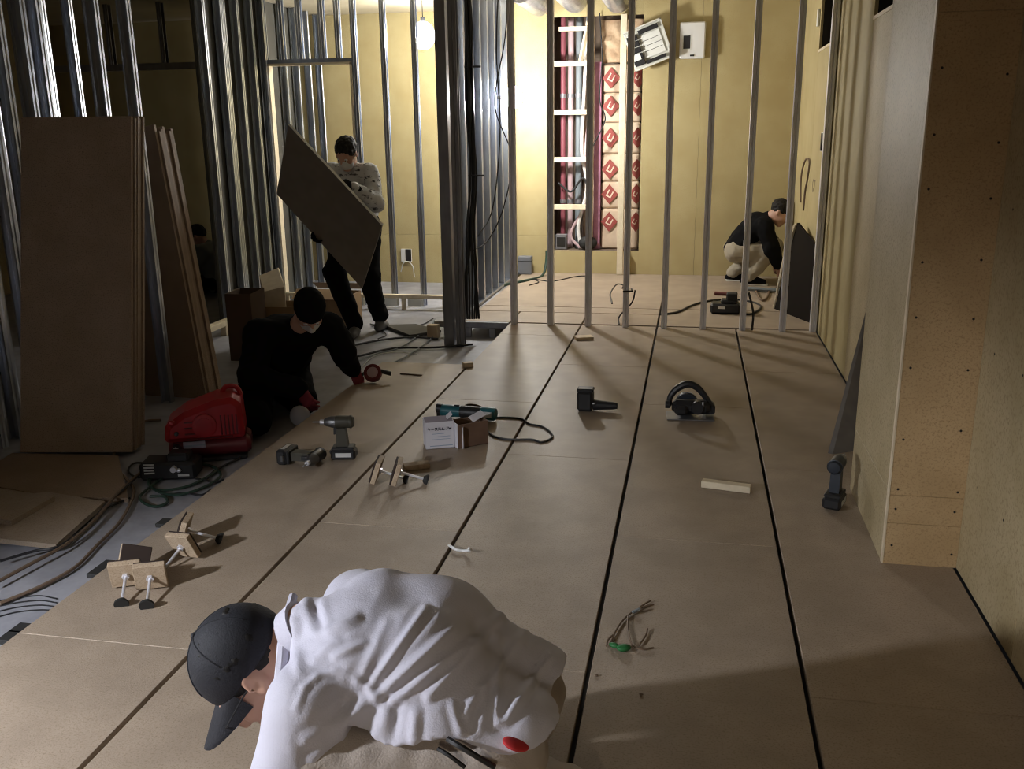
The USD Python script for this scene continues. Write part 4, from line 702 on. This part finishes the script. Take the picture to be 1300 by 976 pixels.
obj('battery', box((.07, .085, .055), (.095, .03, .045), .01), M['black'], t); obj('blade', lathe([(0, -.001), (.062, -.001), (.062, .001), (0, .001)], (-.02, .045, .064), rx(PI/2), 40), M['steel'], t); obj('depth_lever', tube([(.06, -.05, .05), (.06, -.06, .10)], .005, 6, 0), M['steel'], t)
obj('front_grip', cyl((-.11, -.03, .075), (-.135, -.03, .075), .02), M['black'], t)
# teal multi tool with cord
p = fl(590, 537); t = thing('multi_tool', 'teal corded power tool lying behind the two small boxes', 'power tool', (p[0], p[1]+.07, .040), rz(-.10))
obj('body', lathe([(0, -.15), (.030, -.15), (.034, -.14), (.034, -.09), (.031, -.07), (.030, .06), (.036, .10), (.036, .15), (.030, .16), (0, .16)], (0, 0, 0), ry(PI/2)), TEAL, t)
obj('grip_sleeve', lathe([(.0305, -.04), (.0345, -.035), (.0345, .07), (.031, .08)], (0, 0, 0), ry(PI/2)), M['black'], t); obj('head', [cyl((-.145, 0, .01), (-.175, 0, .01), .026), cyl((-.16, 0, .0), (-.16, 0, -.038), .018)], M['black'], t); obj('label', bx(.10, .145, -.037, -.034, -.012, .02), WH, t); obj('switch', box((.03, .014, .008), (-.06, 0, .033), .003), M['black'], t)
cord('tool_cord', 'black cord of the teal tool looping right over the panel seam', [(630, 530), (646, 530), (663, 532), (672, 538), (687, 541), (698, 548), (701, 555), (688, 561), (676, 558), (655, 558), (640, 557), (626, 553), (617, 545)], .0055, 'cord_black')
cord('wire', 'thin dark wire arching behind the teal tool', [(586, 521), (592, 514), (604, 514), (618, 519), (629, 519), (631, 525)], .005, 'cord_brown')
# the two small cardboard boxes
def little_box(label, p0, p1, d, h, m, inner):
    a = fl(*p0); b = fl(*p1); w = np.linalg.norm(b-a); ang = math.atan2(b[1]-a[1], b[0]-a[0]); t = thing('small_box', label, 'box', (a[0], a[1], .002), rz(ang)); k = .003
    obj('wall', bx(0, w, 0, k, 0, h), m, t); obj('wall', bx(0, w, d-k, d, 0, h), m, t); obj('wall', bx(0, k, k, d-k, 0, h), m, t); obj('wall', bx(w-k, w, k, d-k, 0, h), m, t); obj('base', bx(0, w, 0, d, 0, k), m, t)
    return t, w
PW = mat('white_card', (.62, .61, .66), .6); IN = mat('grey_violet_card', (.24, .21, .27), .8)
t, w = little_box('small white printed box with open grey flaps, left of the open brown one', (541, 571), (577, 568), .10, .135, PW, IN)
obj('flap', box((w-.004, .07, .002), (w/2, .045, .137), 0, rx(.12)), IN, t); obj('flap', box((.035, .06, .002), (w-.016, .05, .150), 0, ry(-.7)), PW, t)
INK = mat('ink_dark', (.045, .045, .06), .7); INKP = mat('ink_pale', (.30, .36, .46), .7)
def strokes(x0, z0, s, gly):                                          # the box's lettering, stroke by stroke
    out = []; x = x0
    for gl_ in gly:
        for (ax, az), (bx_, bz) in gl_:
            d = math.hypot(bx_-ax, bz-az)*s; a = math.atan2(bz-az, bx_-ax); out.append(box((d+.0012, .0012, .0032), (x+(ax+bx_)/2*s, -.0008, z0+(az+bz)/2*s), 0, ry(-a)))
        x += s*1.12
    return out
KE = [((0, .6), (.2, 1)), ((.1, .7), (1, .7)), ((.6, .7), (.3, 0))]; BAR = [((.05, .5), (.95, .5))]; SU = [((.1, .9), (.8, .9)), ((.8, .9), (.1, .1)), ((.5, .5), (.95, .1))]; MU = [((.5, 1), (.1, .15)), ((.1, .15), (.9, .2)), ((.65, .5), (.95, .05))]
JJ = [((.3, 1), (.8, 1)), ((.6, 1), (.6, .2)), ((.6, .2), (.35, 0)), ((.35, 0), (.1, .2))]; WW = [((0, 1), (.25, 0)), ((.25, 0), (.5, .7)), ((.5, .7), (.75, 0)), ((.75, 0), (1, 1))]
obj('lettering', strokes(.012, .092, .0148, [KE, BAR, SU, SU, MU])+strokes(.100, .094, .0125, [JJ, WW]), INK, t); obj('small_print', [bx(.03, w-.05, -.0012, 0, .074, .077), bx(.03, w-.02, -.0012, 0, .060, .0625), bx(.03, w-.02, -.0012, 0, .046, .0485), bx(.02, w-.008, -.0012, 0, .012, .016)], INKP, t)
BR = mat('open_box_brown', (.17, .10, .065), .8, c2=(.13, .075, .05), scale=12)
t, w = little_box('small open brown box with a white end panel, beside the white printed one', (582, 570), (620, 563), .10, .12, BR, BR)
obj('white_end', bx(-.003, .0, .0, .10, 0, .125), PW, t); obj('flap', box((.075, .05, .002), (w-.03, .06, .13), 0, ry(-.35)@rx(.3)), PW, t); obj('flap', box((.004, .03, .105), (.025, -.006, .055), 0, rz(-.6)), PW, t)
# timber and scraps
def bar(name, label, a, b, w, h, m, z=0.001):
    a, b = np.asarray(a), np.asarray(b); L = np.linalg.norm(b-a); ang = math.atan2(b[1]-a[1], b[0]-a[0]); return obj(name, box((L, w, h), ((a[0]+b[0])/2, (a[1]+b[1])/2, z+h/2), .002, rz(ang)), m, label=label, cat='timber')
bar('timber_batten', 'short pale timber batten lying on the right hand panels', fl(891, 617), fl(953, 625), .040, .030, M['cream'])
bar('timber_offcut', 'two-layer pale timber offcut on the seam at the foot of the third stud', fl(730, 431), fl(752, 430), .09, .022, M['wood'])
bar('timber_offcut', 'tiny pale timber block at the far end of the leftmost panel seam', fl(588, 466), fl(600, 465), .05, .03, M['wood'])
bar('wood_sliver', 'thin brown wood sliver on the panel right of the red gloved hand', fl(508, 475), fl(536, 477), .012, .008, M['cord_brown'])
obj('plastic_strip', tube([fl(570, 692, .006), fl(578, 697, .012), fl(588, 699, .008), fl(597, 698, .02), fl(595, 696, .03)], .0055, 6), M['white'], label='curled white plastic strip lying across a panel seam', cat='strip')
gr = thing('wire_scrap', 'small green wire scrap with thin brown strands on the panel right of the kneeling man', 'wire scrap', fl(798, 822))
gp = lambda x, y, z=.006: fl(x, y, z)
obj('green_piece', [blob(fl(792, 822, .010), (.022, .016, .010), rz(.4), 2), blob(fl(780, 819, .009), (.018, .010, .008), rz(-.4), 2)], mat('green_plastic', (.02, .14, .04), .5), gr, world=True, smooth=True)
for q in ([(775, 816), (785, 795), (796, 782), (812, 772), (830, 767)], [(797, 782), (797, 800), (803, 818), (815, 824), (830, 822)], [(812, 818), (820, 806), (822, 798)], [(770, 820), (772, 812), (778, 806)], [(804, 778), (816, 768), (826, 762)]):
    obj('strand', tube([gp(*a) for a in q], .003, 5), M['cord_brown'], gr, world=True)
obj('grey_strand', tube([gp(803, 777, .01), gp(812, 773, .014)], .005, 6, 0), M['pipe_grey'], gr, world=True)
for i, (x, y) in enumerate(((814, 881), (757, 857))): obj('crumb', blob(fl(x, y, .003), (.006, .004, .003), None, 1), M['cord_brown'], label=['tiny brown crumb on the panel below the green wire scrap', 'tiny brown crumb on the panel beside the seam by the kneeling man'][i], cat='crumb')
# ------------------------------------------------------------------ compressor, tools and cables on the slab
RED = mat('compressor_red', (.42, .016, .022), .38, c2=(.36, .014, .02), scale=8); DRED = mat('compressor_dark_red', (.13, .012, .018), .4)
cm = thing('air_compressor', 'red air compressor with a dark tank on the slab behind the leftmost panels', 'air compressor', (-2.575, 4.04, SL+.002), rz(.42)@np.diag([.86, .86, .88]))
prof = rounded([(0.0, .14), (.015, .245), (.12, .315), (.30, .375), (.40, .385), (.45, .345), (.46, .14)], .025)
m_ = trimesh.convex.convex_hull(np.vstack([np.c_[np.array(prof.exterior.coords)[:, 0], np.full(len(prof.exterior.coords), y), np.array(prof.exterior.coords)[:, 1]] for y in (.03, .27)]+[np.c_[np.array(prof.buffer(-.03).exterior.coords)[:, 0], np.full(len(prof.buffer(-.03).exterior.coords), y), np.array(prof.buffer(-.03).exterior.coords)[:, 1]] for y in (0, .30)]))
obj('shroud', m_, RED, cm)
fan = lathe([(.030, -.0), (.070, 0), (.070, .012), (.062, .016), (.034, .016), (.03, .012)], (.235, -.0, .235), rx(PI/2)); obj('fan_ring', fan, RED, cm); obj('fan_cap', lathe([(0, 0), (.052, 0), (.048, .018), (0, .022)], (.235, .0, .235), rx(PI/2)), RED, cm)
for k in range(5): obj('vent_slot', bx(.325+.022*k, .334+.022*k, -.004, .004, .17, .29, .002), DRED, cm)
for k in range(3): obj('vent_slot', bx(.12+.0*k, .19, -.004, .004, .185+.035*k, .195+.035*k, .002), DRED, cm)
obj('drain_plug', cyl((.075, .004, .20), (.075, -.014, .20), .012), M['black'], cm); obj('knob', blob((.055, .0, .262), (.022, .015, .018)), RED, cm, smooth=True); obj('lower_rim', bx(.13, .39, -.004, .003, .155, .163, .002), DRED, cm)
obj('tank', lathe([(0, -.24), (.04, -.235), (.058, -.21), (.058, .21), (.04, .235), (0, .24)], (.25, .10, .082), ry(PI/2)), DRED, cm); obj('tank', lathe([(0, -.24), (.04, -.235), (.058, -.21), (.058, .21), (.04, .235), (0, .24)], (.25, .22, .082), ry(PI/2)), DRED, cm)
obj('label', bx(.10, .225, .036, .044, .092, .132, .001), mat('violet_white_label', (.42, .40, .50), .5), cm); obj('label_stripe', bx(.10, .225, .035, .0365, .104, .112), INKP, cm); obj('gauge', cyl((.06, .05, .10), (.06, .0, .10), .024), M['black'], cm); obj('gauge_face', cyl((.06, .0, .10), (.06, -.003, .10), .019), M['label_white'], cm)
obj('base', [bx(.04, .46, .04, .28, .0, .024, .006)], M['black'], cm); obj('handle', tube([(.33, .2, .36), (.36, .2, .405), (.42, .2, .40), (.445, .2, .35)], .015, 8), RED, cm)
ch = thing('charger_station', 'black charger with pale striped vents in front of the red compressor', 'charger', (-2.60, 3.84, SL+.002), rz(.25)@np.diag([.9, .9, .9]))
obj('body', [box((.30, .16, .10), (.15, .08, .05), .015), box((.12, .10, .05), (.20, .08, .115), .012)], M['black'], ch)
for k in range(4): obj('stripe', box((.055, .002, .009), (.055, -.001, .045+.016*k), 0), WH, ch)
obj('fitting', [cyl((.19, .0, .07), (.19, -.03, .07), .016), blob((.215, -.01, .06), (.014, .012, .012), None, 2)], M['steel'], ch); obj('fitting_label', box((.06, .002, .014), (.235, -.001, .03)), WH, ch)
for nm, lab, pts, r, m in (
    ('air_hose', 'dark green air hose coiled on the slab in front of the charger', [(228, 603), (205, 600), (188, 610), (200, 622), (235, 618), (262, 606), (275, 594), (240, 588), (205, 596), (190, 615), (215, 628), (250, 622), (280, 604), (262, 590), (222, 598), (182, 625), (180, 636), (196, 643), (212, 638), (208, 630), (190, 630)], .011, 'green_cord'),
    ('cord', 'black cord running from the charger coil up to the panel edge', [(262, 608), (272, 598), (290, 588), (305, 581), (312, 571)], .009, 'cord_black'),
    ('cord', 'black cord ending in a pale tip at the panel edge', [(205, 628), (235, 626), (256, 628), (268, 621)], .008, 'cord_black'),
    ('cord', 'black cord with a plug lying left of the panel edge', [(248, 607), (262, 610), (272, 612), (284, 609)], .009, 'cord_black'),
    ('cord', 'dark cord hooking around at the left of the charger', [(190, 588), (170, 588), (163, 598), (175, 606), (190, 600)], .008, 'cord_black'),
    ('brown_cable', 'long brown cable running from the compressor to the bottom left corner', [(205, 533), (180, 536), (158, 556), (145, 575), (145, 592), (160, 607), (170, 622), (165, 640), (150, 665), (125, 690), (95, 720), (50, 745), (0, 766)], .012, 'cord_brown'),
    ('brown_cable', 'long brown cable crossing the sheet corner to the left edge', [(178, 600), (150, 625), (120, 660), (85, 690), (40, 715), (-10, 742)], .012, 'cord_brown'),
    ('cord', 'dark cord lying over the light sheets towards the left edge', [(185, 595), (160, 618), (135, 640), (110, 668), (75, 693), (45, 699), (0, 712)], .009, 'cord_black'),
    ('cord', 'thin dark cord running along the slab below the long brown cables', [(165, 632), (130, 648), (100, 672), (70, 692)], .007, 'cord_black'),
    ('cord', 'dark cord at the left edge beside the dark sheet', [(0, 607), (25, 597), (42, 592)], .008, 'cord_black'),
    ('cord', 'thick black cord snaking over the slab past the foot of the carrying man', [(440, 440), (480, 432), (520, 428), (556, 430)], .014, 'cord_black'),
    ('cord', 'thick black cord lying nearer on the slab left of the steel post', [(455, 452), (500, 442), (550, 441), (600, 437)], .014, 'cord_black'),
    ('cord', 'grey cord curving over the slab behind the nearer black cords', [(445, 462), (480, 448), (510, 440), (545, 415), (552, 405)], .010, 'pipe_grey'),
    ('cord', 'second grey cord curving over the slab to the panel corner', [(500, 460), (520, 450), (545, 432), (556, 418)], .010, 'pipe_grey'),
    ('cord', 'thin dark cord on the slab right of the walking man', [(470, 411), (500, 417), (535, 412), (550, 404)], .008, 'cord_black'),
    ('cord', 'thin dark cord looping on the slab below the edge rail', [(472, 412), (490, 424), (480, 430)], .008, 'cord_black'),
    ('wire', 'pale wire among the dark cords near the panel corner', [(455, 470), (475, 452), (500, 447), (530, 449)], .006, 'label_white')):
    cord(nm, lab, pts, r, m, SL+(.024 if 'sheet corner' in lab or 'light sheets' in lab else .002))
for i in range(4):
    cord('wire', f'thin dark wire on the slab at the left edge, {ranks[i].replace("front", "nearest")} of four side by side', [(-10, 778+7*i-14), (20, 771+6*i-12), (50, 768+6*i-12), (72, 770+5*i-10)], .004, 'cord_black', SL)
for i, (x, y) in enumerate(((8, 812), (24, 802), (116, 729), (131, 720), (205, 666))):
    q = fl(x, y, -.02); obj('edge_pad', bx(-2.075, -2.031, q[1]-.03, q[1]+.03, -.020, -.003, .002), M['rubber'], floor)
tr_ = thing('reel_tool', 'dark red rimmed round tool on the slab by the red glove', 'tool', (-1.915, 5.33, .002), rz(.2)); tr_.SetCustomDataByKey('label', 'dark red rimmed round tool on the panel edge by the red glove')
obj('rim', lathe([(.033, -.02), (.054, -.02), (.058, 0), (.054, .02), (.033, .02)], (0, 0, .058), rx(PI/2-.5)), DRED, tr_); obj('hub', lathe([(0, -.024), (.034, -.022), (.034, .022), (0, .024)], (0, 0, .058), rx(PI/2-.5)), M['pipe_pink'], tr_); obj('grip', [cyl((.05, 0, .07), (.11, .01, .05), .014), cyl((-.05, 0, .06), (-.10, 0, .03), .010)], M['black'], tr_)
